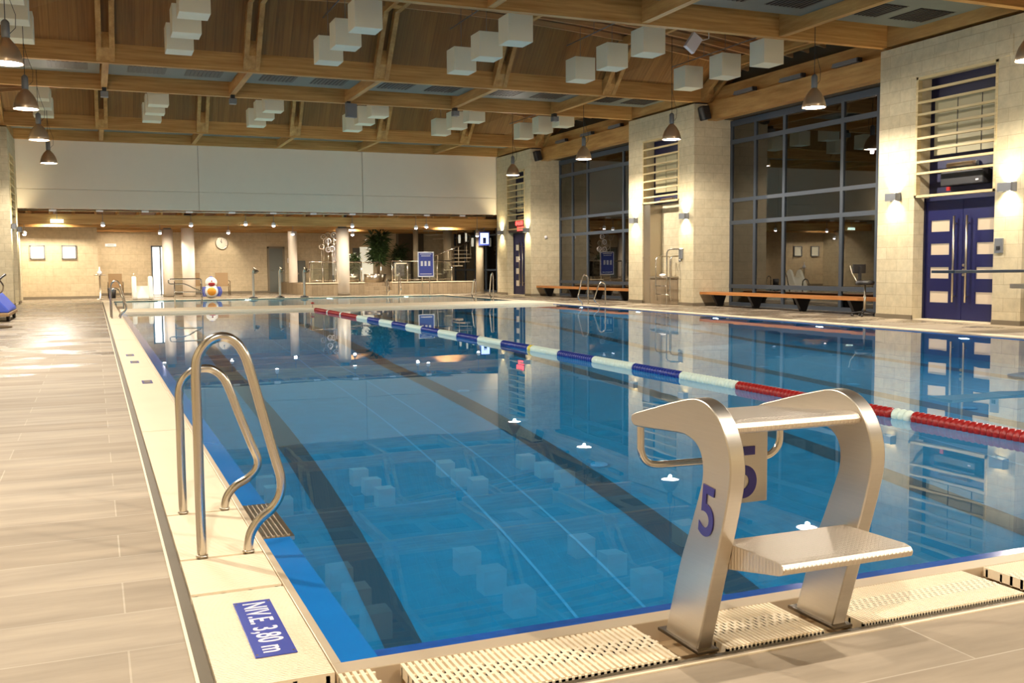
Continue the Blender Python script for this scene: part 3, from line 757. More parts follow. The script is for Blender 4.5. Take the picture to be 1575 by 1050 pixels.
#PART2
# ================================================================== WINDOWS, DOORS, LOUVRES
wn_ = 0
for k, (a, c) in enumerate(BAYS):
    for side in ('right', 'left'):
        wn_ += 1
        X = GXR if side == 'right' else GXL
        t = thing('window_%d' % wn_, 'tall grey framed window wall on the %s side, %s roof bay' % (side, ['near', 'middle', 'far'][k]), 'window', (X, (a+c)/2, 0), kind='structure')
        b = MB(); h = 0.04
        L = c-a
        vs = [a+.04, a+1.35, a+2.55, c-2.40, c-1.15, c-.04]
        for y in vs: b.box(X-h, y-.05, 0, X+h, y+.05, 5.22)
        for z, d in ((0.05, .05), (0.55, .055), (2.35, .055), (2.98, .05), (4.62, .06), (5.14, .08)): b.box(X-h-.005, a, z-d, X+h+.005, c, z+d)
        b.build('window_frame', 'frame', t)
        b = MB()
        for i in range(5):
            b.box(X-.006, vs[i]+.05, 0.1, X+.006, vs[i+1]-.05, 5.06)
        b.build('pane', 'glass', t)

def louvre(side, i, zb):
    s = 1 if side == 'right' else -1
    X = XR if s > 0 else XL
    f = lambda d: X+s*d
    ra, rb = RC[i]
    t = thing('louvre_screen', 'timber slat screen with dim panes high in the %s side %s pier' % (side, names[i]), 'screen', (f(.05), (ra+rb)/2, zb), 'timber slat screens in the piers')
    def bx(b, d0, y0, z0, d1, y1, z1):
        x0, x1 = sorted((f(d0), f(d1))); b.box(x0, y0, z0, x1, y1, z1)
    b = MB()
    bx(b, -.01, ra, zb, .10, ra+.05, 4.93); bx(b, -.01, rb-.05, zb, .10, rb, 4.93); bx(b, -.01, ra, 4.88, .10, rb, 4.93); bx(b, -.01, ra, zb, .12, rb, zb+.05)
    b.build('frame', 'slat', t)
    for z in (4.66, 4.42, 4.18, 3.94, 3.70, 3.46, 3.22, 2.99):
        if z < zb+.1: continue
        b = MB(); bx(b, -.005, ra+.05, z-.025, .075, rb-.05, z+.02); b.build('slat', 'slat', t)
    b = MB(); bx(b, .40, ra, zb, .44, rb, 4.93); b.build('back_panel', 'bluedark', t)
    w_ = (rb-ra-.30)/3
    for q in range(3):
        y0 = ra+.12+q*(w_+.03)
        if i == 3:
            for r_ in range(4):
                b = MB(); bx(b, .385, y0, 3.36+r_*.29, .405, y0+w_-.03, 3.36+r_*.29+.26); b.build('pane', 'louvpane', t)
        else:
            b = MB(); bx(b, .385, y0, 3.36, .405, y0+w_, 4.52); b.build('pane', 'louvpane', t)
    if side == 'right':
        t2 = thing('emergency_light', 'clear bulkhead lamp behind the slats of the %s pier on the right' % names[i], 'lamp', (f(.36), (ra+rb)/2, 3.1), 'emergency lamps above the doors')
        yc = (ra+rb)/2+.1
        b = MB(); bx(b, .33, yc-.36, 3.06, .39, yc+.36, 3.16); b.build('backplate', 'grey', t2)
        b = MB(); b.tube([(f(.31), yc-.33, 3.11), (f(.31), yc+.33, 3.11)], 0.055, 12); b.build('diffuser', 'chrome', t2)
    return t
door_n = 0
def blue_doors(side, i):
    global door_n
    s = 1 if side == 'right' else -1
    X = XR if s > 0 else XL
    f = lambda d: X+s*d
    ra, rb = RC[i]; mid = (ra+rb)/2
    door_n += 1
    t = thing('door_%d' % door_n, 'pair of blue doors with small lit panes in the %s side %s pier' % (side, names[i]), 'door', (f(.3), mid, 0), kind='structure')
    def bx(b, d0, y0, z0, d1, y1, z1):
        x0, x1 = sorted((f(d0), f(d1))); b.box(x0, y0, z0, x1, y1, z1)
    b = MB(); bx(b, .27, ra, 0, .36, ra+.05, 2.5); bx(b, .27, rb-.05, 0, .36, rb, 2.5); bx(b, .27, ra, 2.42, .36, rb, 2.5); b.build('door_frame', 'bluedark', t)
    b = MB(); bx(b, 0.02, ra, 0.0, .45, rb, 0.02); b.build('threshold', 'cream', t)
    for (y0, y1, hy) in ((ra+.05, mid-.005, mid-.16), (mid+.005, rb-.05, mid+.16)):
        b = MB()
        pa, pb = (y0+.12, y1-.33) if y0 < mid-.1 else (y0+.33, y1-.12)
        zz = [0.36, 0.85, 1.33, 1.80]
        bx(b, .29, y0, .03, .34, pa, 2.42); bx(b, .29, pb, .03, .34, y1, 2.42)
        prev = .03
        for z in zz+[None]:
            if z is None: bx(b, .29, pa, prev, .34, pb, 2.42)
            else: bx(b, .29, pa, prev, .34, pb, z); prev = z+.23
        leaf = b.build('leaf', 'blue', t)
        for z in zz:
            b = MB(); bx(b, .315, pa-.002, z-.002, .325, pb+.002, z+.232); b.build('pane', 'doorglow', t)
        b = MB(); b.tube([(f(.22), hy, .38), (f(.22), hy, 2.1)], .022, 10)
        for z in (.5, 1.95): b.tube([(f(.22), hy, z), (f(.30), hy, z)], .014, 8)
        b.build('handle', 'steel', t)
    b = MB()
    for z in (1.02, 1.12, 0.93): b.lathe([(.028, 0), (.028, -.02*s), (.0, -.022*s)], (f(.285), mid-.05, z), 12, axis=0)
    b.build('lock', 'steel', t)
    return t
for side in ('right', 'left'):
    for i in (1, 3):
        blue_doors(side, i); louvre(side, i, 2.5 if i == 1 else 2.62)
    louvre(side, 2, 3.02)
# heater box over the near doors and its red tag
t = thing('air_heater', 'dark grey heater box above the near blue doors', 'heater', (15.3, 11.9, 2.8))
box('casing', 15.18, 11.5, 2.70, 15.42, 12.55, 2.98, 'black', t, 0.02); box('red_label', 15.17, 12.30, 2.60, 15.2, 12.38, 2.68, 'red', t); box('indicator', 15.165, 11.6, 2.76, 15.18, 11.66, 2.79, 'signwhite', t)
# LED board over the far doors
t = thing('led_board', 'black clock board with two rows of red digits above the far blue doors', 'clock', (15.1, 34.0, 2.75))
box('casing', 15.05, 33.25, 2.52, 15.15, 34.95, 3.0, 'black', t)
text('digits', '84:08', 0.22, 'redled', t, (15.045, 33.85, 2.86), (0, -1, 0), (0, 0, 1), 0.002, sx=1.5, bold=.012)
text('digits', '10:25', 0.20, 'redled', t, (15.045, 33.75, 2.64), (0, -1, 0), (0, 0, 1), 0.002, sx=1.5, bold=.012)
# wall switches, camera dome
t = thing('wall_switch', 'grey switch box beside the near blue doors', 'switch', (15, 10.93, 1.5)); box('box', 14.96, 10.82, 1.34, 15.0, 11.0, 1.62, 'grey', t, .008); box('key', 14.95, 10.87, 1.40, 14.962, 10.95, 1.47, 'black', t)
t = thing('wall_switch', 'small grey control box beside the plunge niche', 'switch', (15, 21.88, 1.4)); box('box', 14.95, 21.78, 1.34, 15.0, 21.95, 1.60, 'grey', t, .008); b = MB(); b.ball((14.94, 21.86, 1.29), .04); b.build('knob', 'grey', t)
t = thing('wall_sensor', 'small white sensor on end face of the farthest right pier', 'sensor', (15.6, 32.58, 2.3)); b = MB(); b.ball((15.62, 32.57, 2.28), .06); b.build('dome', 'signwhite', t); box('bracket', 15.6, 32.58, 2.2, 15.64, 32.61, 2.34, 'grey', t)
# speakers on the pier ends
for (y, lb) in ((21.08, 'middle'), (32.43, 'farthest')):
    t = thing('loudspeaker', 'black tilted loudspeaker high on the end of the %s right pier' % lb, 'loudspeaker', (15.2, y, 5.35))
    b = MB(); b.box(15.10, y-.13, 5.18, 15.34, y+.13, 5.56, Matrix.Rotation(R(-14), 3, 'Y'), (15.2, y, 5.4)); b.build('cabinet', 'black', t, .03)
    box('bracket', 15.18, y-.02, 5.54, 15.24, y+.19, 5.58, 'grey', t)

# plunge niche in the middle pier
t = thing('plunge_tub', 'stone clad plunge tub with steel rim in the middle right pier niche', 'tub', (15.2, 22.8, 0))
b = MB(); b.box(15.0, 22.05, 0, 15.44, 23.62, .78); b.build('tub_body', 'stoneclad', t)
b = MB(); b.box(14.97, 22.03, .78, 15.44, 23.65, .82); b.build('rim', 'steel', t)
b = MB(); b.ball((15.2, 23.2, .86), .10, (1, 1.4, .5)); b.build('towel', 'signwhite', t)
t = thing('niche_panel', 'tall brushed metal side panel in the plunge niche', 'panel', (15.3, 23.9, 0)); box('panel', 15.03, 23.68, 0, 15.44, 24.07, 3.0, 'steel', t); box('rail', 15.0, 23.70, 1.4, 15.03, 24.07, 1.43, 'steel', t)
t = thing('plunge_ladder', 'steel ladder with tall hooped handrails at the plunge tub', 'ladder', (14.9, 22.6, 0))
b = MB()
for y, z in ((22.95, 1.42), (22.15, 1.42)): b.tube([(14.85, y, 0.12), (14.80, y, .3), (14.80, y, z-.12), (14.84, y, z-.03), (14.92, y, z), (15.25, y, z), (15.32, y, z-.04), (15.33, y, z-.12), (15.33, y, .8)], .022, 10)
b.build('handrail', 'steelrail', t)
for z in (.30, .55, .80):
    b = MB(); b.tube([(14.80, 22.15, z), (14.80, 22.95, z)], .018, 8); b.build('rung', 'steelrail', t)
t = thing('grab_rail', 'steel grab rail looping out of the pier beside the plunge tub', 'handrail', (14.9, 22.0, 0))
b = MB(); b.tube([(14.78, 22.30, 0), (14.78, 22.30, 1.52), (14.80, 22.26, 1.6), (14.84, 22.18, 1.62), (15.0, 21.75, 1.62)], .02, 10); b.build('rail', 'steelrail', t)

# benches under the windows
for k, (a, c) in enumerate(BAYS):
    if k == 0: continue
    t = thing('bench', 'long wooden bench under the right side windows, %s' % ('between near and middle piers' if k == 1 else 'between middle and farthest piers'), 'bench', (15.55, (a+c)/2, 0), 'long benches under the windows')
    b = MB()
    for i in range(4): b.box(15.22+i*.145, a+.02, .33, 15.22+i*.145+.125, c-.0, .40)
    b.build('seat', 'bench', t)
    for y in (a+1.2, a+3.1, a+5.0, c-.5):
        b = MB(); b.prism([(15.30, .33), (15.75, .33), (15.62, 0), (15.48, 0)], 1, y-.05, y+.05)
        b.build('leg', 'black', t)
# office stool
t = thing('office_stool', 'black swivel stool on wheeled base beside the near pier', 'stool', (15.35, 14.55, 0))
X0, Y0 = 15.0, 14.42
b = MB(); b.lathe([(.19, .70), (.20, .74), (.18, .79), (0, .80)], (X0, Y0, 0), 18); b.build('seat', 'black', t)
b = MB(); b.lathe([(.03, .1), (.03, .45), (.02, .46), (.02, .71)], (X0, Y0, 0), 12); b.build('column', 'steel', t)
b = MB(); b.box(X0-.03, Y0+.14, .80, X0+.03, Y0+.2, 1.1); b.box(X0-.17, Y0+.17, .95, X0+.17, Y0+.22, 1.15); b.build('backrest', 'black', t, .01)
b = MB()
for q in range(5):
    a_ = q*2*PI/5; b.tube([(X0, Y0, .12), (X0+.26*math.cos(a_), Y0+.26*math.sin(a_), .075)], .018, 8)
b.build('base', 'black', t)
for q in range(5):
    a_ = q*2*PI/5; b = MB(); b.ball((X0+.26*math.cos(a_), Y0+.26*math.sin(a_), .032), .03); b.build('caster', 'black', t)
b = MB(); b.tube([(X0-.15, Y0+.1, .78), (X0-.1, Y0+.30, .95), (X0-.1, Y0+.36, 1.12)], .012, 8); b.build('lever', 'steel', t)

# springboard on the right edge
t = thing('springboard', 'dark grey diving springboard reaching in from the right edge', 'diving board', (14.6, 9.4, 0))
b = MB(); b.box(12.0, 9.1, 1.0, 16.2, 9.6, 1.045); b.build('board', 'frame', t, .008)
b = MB(); b.box(13.95, 8.95, .72, 14.85, 9.75, .80); b.build('fulcrum_frame', 'steel', t)
b = MB()
for y in (9.0, 9.62): b.box(14.35, y, 0, 14.45, y+.08, 1.0)
b.box(14.3, 9.0, .93, 14.5, 9.7, 1.0)
for y in (9.0, 9.62): b.box(15.9, y, 0, 16.0, y+.08, 1.0)
b.build('stand', 'steel', t)

# parasols folded outside the near window
PSN = []
for i, (y, x) in enumerate(((18.6, 17.6), (17.4, 17.9), (16.2, 17.5))):
    t = thing('folded_parasol', 'folded cream parasol standing outside the window behind the bench, %s' % ['leftmost', 'middle one', 'rightmost'][i], 'parasol', (x, y, 0), 'folded parasols outside')
    b = MB(); b.lathe([(.03, 2.9), (.10, 2.5), (.20, 1.7), (.26, 1.1), (.22, .75), (.10, .70)], (x, y, 0), 12); b.build('canopy', 'towel', t)
    b = MB(); b.lathe([(.03, 0), (.03, 3.0), (.0, 3.03)], (x, y, 0), 10); b.build('pole', 'grey', t)
    b = MB(); b.lathe([(.28, 0), (.28, .06), (.1, .09)], (x, y, 0), 16); b.build('base', 'grey', t)

# ================================================================== LADDERS
TALL = [(-.27, 0), (-.272, .25), (-.272, .55), (-.272, .76), (-.255, .83), (-.215, .875), (-.17, .89), (-.125, .875), (-.09, .83), (-.065, .76), (-.02, .58), (.025, .40), (.05, .30), (.045, .23), (.01, .175), (-.04, .135), (-.075, .085), (-.088, .03), (-.088, 0)]
LOW = [(-.28, 0), (-.282, .2), (-.282, .42), (-.282, .57), (-.265, .635), (-.225, .675), (-.18, .69), (-.13, .685), (-.085, .65), (-.055, .59), (-.01, .46), (.045, .31), (.072, .235), (.062, .185), (.02, .145), (-.035, .115), (-.072, .075), (-.088, .03), (-.09, 0)]
def ladder(label, x0, s, y1, y2, grp=True, step=False):
    t = thing('pool_ladder', label, 'ladder', (x0-s*.18, (y1+y2)/2, 0), 'steel hoop pool ladders')
    for y, prof in ((y1, TALL), (y2, LOW)):
        b = MB(); b.tube(smooth([(x0+s*p[0], y, p[1]) for p in prof]), .0195, 16)
        h = b.build('handrail', 'steelrail', t)
        for xx in (prof[0][0], prof[-1][0]):
            b = MB(); b.lathe([(.024, 0.0), (.024, .012), (.02, .014)], (x0+s*xx, y, 0.002), 16); b.build('foot_collar', 'steel', h)
    return t
ladder('nearest steel ladder with two hooped rails, left of the pool in front', 0, 1, 1.28, 2.07)
ladder('steel hoop ladder at the far left corner of the pool', 0, 1, 22.35, 23.15)
ladder('steel hoop ladder at the far right of the pool near the plunge niche', PW, -1, 23.4, 22.35)
def ladder_y(label, x1, x2, y0, s):
    t = thing('pool_ladder', label, 'ladder', ((x1+x2)/2, y0, .05), 'steel hoop pool ladders')
    for x, prof in ((x1, LOW), (x2, TALL)):
        b = MB(); b.tube(smooth([(x+(p[0]*.0), y0+s*p[0], p[1]+(.05 if s > 0 else .02)) for p in prof]), .02, 10); b.build('handrail', 'steelrail', t)
    return t
ladder_y('steel hoop ladder on the bulkhead by the right end, below the television', 10.55, 11.15, 27.15, 1)
ladder_y('steel hoop ladder at the far edge of leisure pool before the stone steps', 10.25, 10.75, 36.0, -1)

# handrail frame on the bulkhead
t = thing('stair_handrail', 'tubular steel stair handrail standing at the left of the bulkhead', 'handrail', (1.8, 27.0, .05))
b = MB()
b.tube(smooth([(2.21, 27.0, .05), (2.21, 27.0, .4), (2.21, 27.0, .76), (2.19, 27.0, .84), (2.13, 27, .87), (1.8, 27, .87), (1.40, 27, .87), (1.33, 27, .85), (1.31, 27, .80), (1.33, 27, .75), (1.40, 27, .73), (1.72, 27, .73), (2.0, 27, .60), (2.21, 27, .50)], 4), .018, 10)
b.build('top_rail', 'steelrail', t)
b = MB(); b.tube([(1.47, 27, .05), (1.47, 27, .80)], .018, 10); b.build('post', 'steelrail', t)
b = MB(); b.tube([(1.47, 27, .50), (2.21, 27, .50)], .014, 8); b.build('mid_rail', 'steelrail', t)

# rope eye at the far end
t = thing('rope_anchor', 'small red rope anchor post on the bulkhead', 'anchor', (5.0, 25.1, .05))
b = MB(); b.lathe([(.03, .05), (.02, .07), (.015, .17)], (5.0, 25.12, 0), 10); b.build('post', 'steel', t)
b = MB(); b.lathe([(.05, .16), (.05, .185), (.02, .2)], (5.0, 25.12, 0), 12); b.build('cap', 'red', t)

# ================================================================== LANE ROPE
rope = thing('lane_rope', 'floating lane rope with red, white and blue disc floats', 'lane rope', (5.0, 12.5, 0))
b = MB(); b.tube([(5.0, 0.02, .012), (5.0, 24.98, .012)], .006, 6); b.build('cable', 'steel', rope)
segs = [('red', 0.1, 2.84), ('whitefl', 2.86, 3.04), ('red', 3.06, 5.05)]
y = 5.06; kk = 0
while y < 19.9:
    if abs(y-9.9) < .5 and kk == 5: pass
    segs.append((['whitefl', 'bluefl'][kk % 2], y, min(y+.98, 19.9))); y += .99; kk += 1
segs += [('red', 19.92, 21.5), ('whitefl', 21.52, 21.64), ('red', 21.66, 23.0), ('whitefl', 23.02, 23.14), ('red', 23.16, 24.7)]
for mname, ya, yb in segs:
    b = MB(); n = max(2, int((yb-ya)/.052)); p = (yb-ya)/n; prof = []
    for i in range(n):
        y0 = ya+i*p
        prof += [(.020, y0), (.052, y0+p*.25), (.055, y0+p*.5), (.052, y0+p*.72), (.020, y0+p*.95)]
    b.lathe(prof, (5.0, 0, 0.005), 14, axis=1)
    b.build({'red': 'red_floats', 'whitefl': 'white_floats', 'bluefl': 'blue_floats'}[mname], mname, rope)
b = MB(); b.lathe([(.02, 9.86), (.056, 9.88), (.056, 9.96), (.02, 9.98)], (5.0, 0, .006), 14, axis=1); b.build('yellow_float', 'yellow', rope)

# ================================================================== STARTING BLOCK
sb = thing('starting_block', 'brushed steel starting block numbered 5 at the near pool edge', 'starting block', (1.28, -.26, 0))
OUT = [(.052, .650), (.048, .668), (.02, .680), (-.18, .735), (-.29, .762), (-.34, .768), (-.385, .762), (-.425, .745), (-.462, .715), (-.490, .675), (-.508, .63), (-.515, .58), (-.510, .53), (-.495, .47), (-.475, .40), (-.35, 0.0)]
INN = [(-.17, 0), (-.255, .25), (-.30, .35), (-.355, .48), (-.372, .53), (-.374, .575), (-.362, .61), (-.335, .635), (-.29, .648), (-.24, .650), (-.01, .634), (.035, .636)]
for x0, x1 in ((1.0, 1.052), (1.508, 1.56)):
    oc = [(p.x, p.y) for p in smooth([(q[0], q[1], 0) for q in OUT[3:]], 4)]; ic = [(p.x, p.y) for p in smooth([(q[0], q[1], 0) for q in INN], 3)]
    b = MB(); b.prism(OUT[:3]+oc+ic, 0, x0, x1)
    for f in b.bm.faces: f.smooth = True
    o = b.build('side_plate', 'steelblock', sb, .004); o.data.set_sharp_from_angle(angle=R(32))
    b = MB(); b.box(x0-.012, -.375, .002, x1+.012, -.145, .012); b.build('foot_plate', 'steeldark', o, .002)
def tread(name):
    m = mat(name, lin(225, 214, 198), 0.42, metal=1.0); nt = m.node_tree; bs = nt.nodes['Principled BSDF']
    tc = nt.nodes.new('ShaderNodeTexCoord'); mp = nt.nodes.new('ShaderNodeMapping'); mp.inputs['Rotation'].default_value = (0, 0, R(45)); mp.inputs['Scale'].default_value = (62, 62, 62)
    nt.links.new(tc.outputs['Object'], mp.inputs[0]); ck = nt.nodes.new('ShaderNodeTexBrick'); ck.inputs['Scale'].default_value = 1.0; ck.inputs['Mortar Size'].default_value = 0.16
    ck.inputs['Mortar Smooth'].default_value = 0.6; ck.inputs['Brick Width'].default_value = 1.3; ck.inputs['Row Height'].default_value = .65
    nt.links.new(mp.outputs[0], ck.inputs['Vector']); bp = nt.nodes.new('ShaderNodeBump'); bp.invert = True; bp.inputs['Strength'].default_value = .7; bp.inputs['Distance'].default_value = .003
    nt.links.new(ck.outputs['Fac'], bp.inputs['Height']); nt.links.new(bp.outputs[0], bs.inputs['Normal']); return m
MT['tread'] = tread('checker_tread_steel')
b = MB(); b.prism([(.02, .672), (-.20, .690), (-.425, .712), (-.455, .708), (-.468, .694), (-.465, .680), (-.44, .672), (-.20, .652), (.02, .640)], 0, 1.052, 1.508)
b.build('platform', 'tread', sb, .004)
b = MB(); b.prism([(-.40, .350), (-.655, .356), (-.678, .352), (-.688, .340), (-.684, .326), (-.665, .318), (-.40, .265)], 0, 1.052, 1.508)
# side cheeks of the step stay inside the plates; the wedge is one folded sheet
b.build('rear_step', 'tread', sb, .003)
pl = MB(); pl.box(1.165, -.160, .385, 1.395, -.152, .68); npn = pl.build('number_plate', 'steelblock', sb, .002)
text('number_five', '5', .235, 'numblue', npn, (1.305, -.162, .478), (1, 0, 0), (0, 0, 1), .0012, sx=.95, bold=.004)
text('number_five', '5', .215, 'numblue', sb, (.998, -.402, .435), (0, -1, -.12), (0, -.12, 1), .0012, sx=.80, bold=.003)
b = MB(); b.tube(smooth([(1.026, .030, .650), (1.026, .030, .59), (1.028, .030, .545), (1.045, .028, .512), (1.085, .025, .497), (1.2, .012, .497), (1.36, -.005, .497), (1.475, -.018, .497), (1.52, -.023, .512), (1.545, -.026, .545), (1.547, -.026, .60), (1.547, -.026, .665)], 5), .0125, 12)
b.build('grab_handle', 'steelrail', sb)


# ================================================================== REAR HALL
# soffit under the white wall and low wood ceiling
b = MB(); b.box(-4.3, 36.4, 3.34, 18.2, 36.75, 3.42); struct(b.build('ceiling_track', 'channel'))
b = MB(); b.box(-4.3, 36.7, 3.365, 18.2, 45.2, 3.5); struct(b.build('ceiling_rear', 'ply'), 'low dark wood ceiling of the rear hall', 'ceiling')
for i, (y, z0, z1) in enumerate(((36.85, 2.80, 3.16), (39.5, 2.80, 3.2), (42.3, 2.80, 3.2), (44.6, 2.80, 3.2))):
    tag(box('rear_beam', -4.3 if y < 40 else -.45, y, z0, 18.0, y+.16, z1, 'wood'), 'low timber beam across the rear hall ceiling, %s from the white wall' % ORD[i], 'beam', 'low rear hall beams')
for i in range(24):
    x = -2.8+i*.76
    tag(box('rear_joist', x, 36.78, 3.18, x+.07, 44.95 if x > -.40 else 40.4, 3.36, 'woody'), 'slim dark rear hall ceiling joist number %d from the left, above the low timber beams' % (i+1), 'joist', 'rear hall joists')
b = MB(); b.tube([(-3.1, 36.5, 3.27), (15, 36.5, 3.27)], .03, 8); tag(b.build('partition_track', 'steel'), 'steel partition track under the white wall edge', 'track')
for i in range(11):
    x = -1.9+i*1.55
    t = thing('track_hanger', 'small steel hanger bracket on the partition track, number %d from left' % (i+1), 'bracket', (x, 36.5, 3.3), 'track hangers')
    box('clamp', x-.12, 36.44, 3.235, x+.12, 36.56, 3.30, 'signwhite', t); box('stem', x-.02, 36.48, 3.30, x+.02, 36.52, 3.34, 'grey', t)
# columns
for i, (x, y, r) in enumerate(((2.25, 41.2, .22), (2.95, 39.9, .25), (7.75, 43.0, .2), (9.05, 38.7, .27))):
    t = thing('round_column', 'white round column in the rear hall, %s from the left' % ORD[i], 'column', (x, y, 0), 'white round columns')
    b = MB(); b.lathe([(r, 0.08), (r, 2.8 if i in (0, 1, 3) else 3.18)], (x, y, 0), 28); b.build('shaft', 'white', t)
    b = MB(); b.lathe([(r+.02, 0), (r+.02, .08), (r, .085)], (x, y, 0), 28); b.build('base_ring', 'plinth', t)
    if i != 2:
        b = MB(); b.lathe([(r*.7, 2.8), (r*.7, 3.36)], (x, y, 0), 16); b.build('neck', 'grey', t)
# downlights
DL = [(-.26, 36.73, 2.76), (2.82, 36.73, 2.78), (4.83, 36.73, 2.84), (5.89, 36.73, 2.80), (9.0, 36.73, 2.80), (11.66, 36.73, 2.75), (12.11, 36.73, 2.80), (14.35, 36.73, 2.45),
      (-3.0, 39.38, 2.50), (1.86, 39.38, 2.58), (4.5, 39.38, 2.60), (7.11, 39.38, 2.57), (9.65, 39.38, 2.55)]
for i, (x, y, z) in enumerate(DL):
    t = thing('downlight', 'small bright spotlight hanging in the rear hall, %s row, %s from left' % (('front', ORD[i]) if i < 8 else ('rear', ORD[i-8])), 'lamp', (x, y, z), 'rear hall spotlights')
    b = MB(); b.lathe([(.075, z), (.08, z+.07), (.04, z+.13)], (x, y, 0), 16); b.build('housing', 'signwhite', t)
    b = MB(); b.tube([(x, y, z+.12), (x, y, 3.30 if y < 38 else 3.368)], .010, 6); b.build('stem', 'grey', t)
    b = MB(); b.ball((x, y, z), .062, (1, 1, .75), 12); b.build('lens', 'spotglow', t)
    spot('rear_light', (x, y+.05, z-.10), (0, 0.35, -1), E_FAR*(.3 if x < -2 else .75), FARCOL, R(150), .6, .06)
for i, (x, y) in enumerate(((.5, 42.6), (3.4, 42.4), (7.0, 42.4), (10.2, 42.2), (12.8, 42.4), (-2, 39.0))):
    t = thing('recessed_light', 'round ceiling light deep in the rear hall, %s' % ['first from left by the lit door', 'second from left before the clock', 'in front of the grey door', 'over the flower sculpture', 'over the dark doorway', 'in front of the square windows'][i], 'lamp', (x, y, 3.17))
    b = MB(); b.lathe([(.12, 3.14), (.12, 3.36)], (x, y, 0), 16); b.build('housing', 'signwhite', t)
    spot('rear_light', (x, y, 3.11), (0, 0.2, -1), E_FAR*1.9, FARCOL, R(155), .6, .1)
spot('rear_light', (13.9, 39.3, 3.1), (.1, 0.8, -1), E_FAR*.8, FARCOL, R(150), .6, .08)  # added spot with no fixture, brightens the spiral staircase
spot('clock_light', (4.75, 43.6, 3.0), (.0, .9, -1), 160, FARCOL, R(70), .7, .06)
# exit sign and square windows on the left wall
t = thing('exit_light', 'small glowing green-white escape sign below the rear ceiling at left', 'sign', (-1.87, 40.2, 2.9))
box('panel', -1.99, 36.70, 2.84, -1.57, 36.75, 2.96, 'exit', t); b = MB(); b.tube([(-1.78, 36.72, 2.96), (-1.78, 36.72, 3.33)], .010, 6); b.build('stem', 'grey', t)
for x, lb, n in ((-2.63, 'left', 7), (-1.50, 'right', 8)):
    t = thing('window_%d' % n, 'small square lit window in the far left tiled wall, the %s one' % lb, 'window', (x, 40.5, 1.85), kind='structure')
    b = MB(); h = .27
    b.box(x-h, 40.42, 1.57, x-h+.04, 40.52, 2.12); b.box(x+h-.04, 40.42, 1.57, x+h, 40.52, 2.12); b.box(x-h, 40.42, 2.08, x+h, 40.52, 2.12); b.box(x-h, 40.42, 1.57, x+h, 40.52, 1.61)
    b.build('frame', 'grey', t); box('pane', x-h+.04, 40.47, 1.61, x+h-.04, 40.495, 2.08, 'winglow', t)
# clock
t = thing('wall_clock', 'round white wall clock on the rear tiled wall', 'clock', (4.87, 44.97, 2.32))
b = MB(); b.lathe([(.28, 44.99), (.28, 44.93), (.255, 44.92), (.245, 44.94)], (4.87, 0, 2.32), 30, axis=1); b.build('rim', 'steel', t)
b = MB(); b.lathe([(.25, 44.945), (0, 44.944)], (4.87, 0, 2.32), 30, axis=1, cap=False); b.build('face', 'signwhite', t)
b = MB()
for q in range(12):
    a_ = q*PI/6; cx, cz = 4.87+.21*math.sin(a_), 2.32+.21*math.cos(a_); b.box(cx-.009, 44.935, cz-.009, cx+.009, 44.943, cz+.009)
b.build('hour_marks', 'black', t)
for L_, a_ in ((.14, -.55), (.20, -.12)):
    b = MB(); b.box(4.87-.010, 44.925, 2.32, 4.87+.010, 44.932, 2.32+L_, Matrix.Rotation(a_, 3, 'Y'), (4.87, 44.93, 2.32)); b.build('hand', 'black', t)
# doors and panels on the back wall
t = thing('door_5', 'plain grey door in the rear tiled wall', 'door', (7.3, 44.98, 0), kind='structure')
box('leaf', 7.0, 44.93, 0.03, 7.62, 44.98, 2.08, 'greydoor', t); b = MB(); b.box(6.92, 44.9, 0, 7.0, 45.0, 2.16); b.box(7.62, 44.9, 0, 7.72, 45, 2.16); b.box(6.92, 44.9, 2.08, 7.72, 45, 2.16); b.build('door_frame', 'plinth', t)
b = MB(); b.tube([(7.1, 44.9, 1.05), (7.22, 44.9, 1.05)], .012, 8); b.build('handle', 'steel', t)
t = thing('door_6', 'narrow brightly lit glazed door beside the left columns', 'door', (2.1, 44.98, 0), kind='structure')
b = MB(); b.box(1.78, 44.88, 0, 1.84, 45, 2.2); b.box(2.5, 44.88, 0, 2.56, 45, 2.2); b.box(2.14, 44.9, 0, 2.2, 45, 2.2); b.box(1.78, 44.88, 2.14, 2.56, 45, 2.2); b.build('door_frame', 'frame', t)
box('pane', 1.84, 44.95, 0.02, 2.5, 44.97, 2.14, 'slotglow', t)
t = thing('wall_cabinet', 'slim grey wall cabinet right of the grey door', 'cabinet', (8.5, 44.9, .7)); box('body', 8.30, 44.86, .25, 8.68, 45.0, 1.5, 'greydoor', t); box('catch', 8.33, 44.85, .85, 8.36, 44.865, .93, 'steel', t)
t = thing('wall_sign', 'small white sign high on the back wall at left', 'sign', (.1, 44.97, 2.25)); box('plate', -.12, 44.96, 2.16, .34, 45.0, 2.29, 'signwhite', t); box('arrow_bar', -.02, 44.955, 2.215, .24, 44.962, 2.235, 'plinth', t)
t = thing('notice', 'tiny white notice beside the grey door', 'sign', (7.95, 44.97, 1.5)); box('sheet', 7.86, 44.98, 1.40, 8.02, 45.0, 1.62, 'signwhite', t); box('print', 7.89, 44.975, 1.46, 7.99, 44.982, 1.50, 'plinth', t)
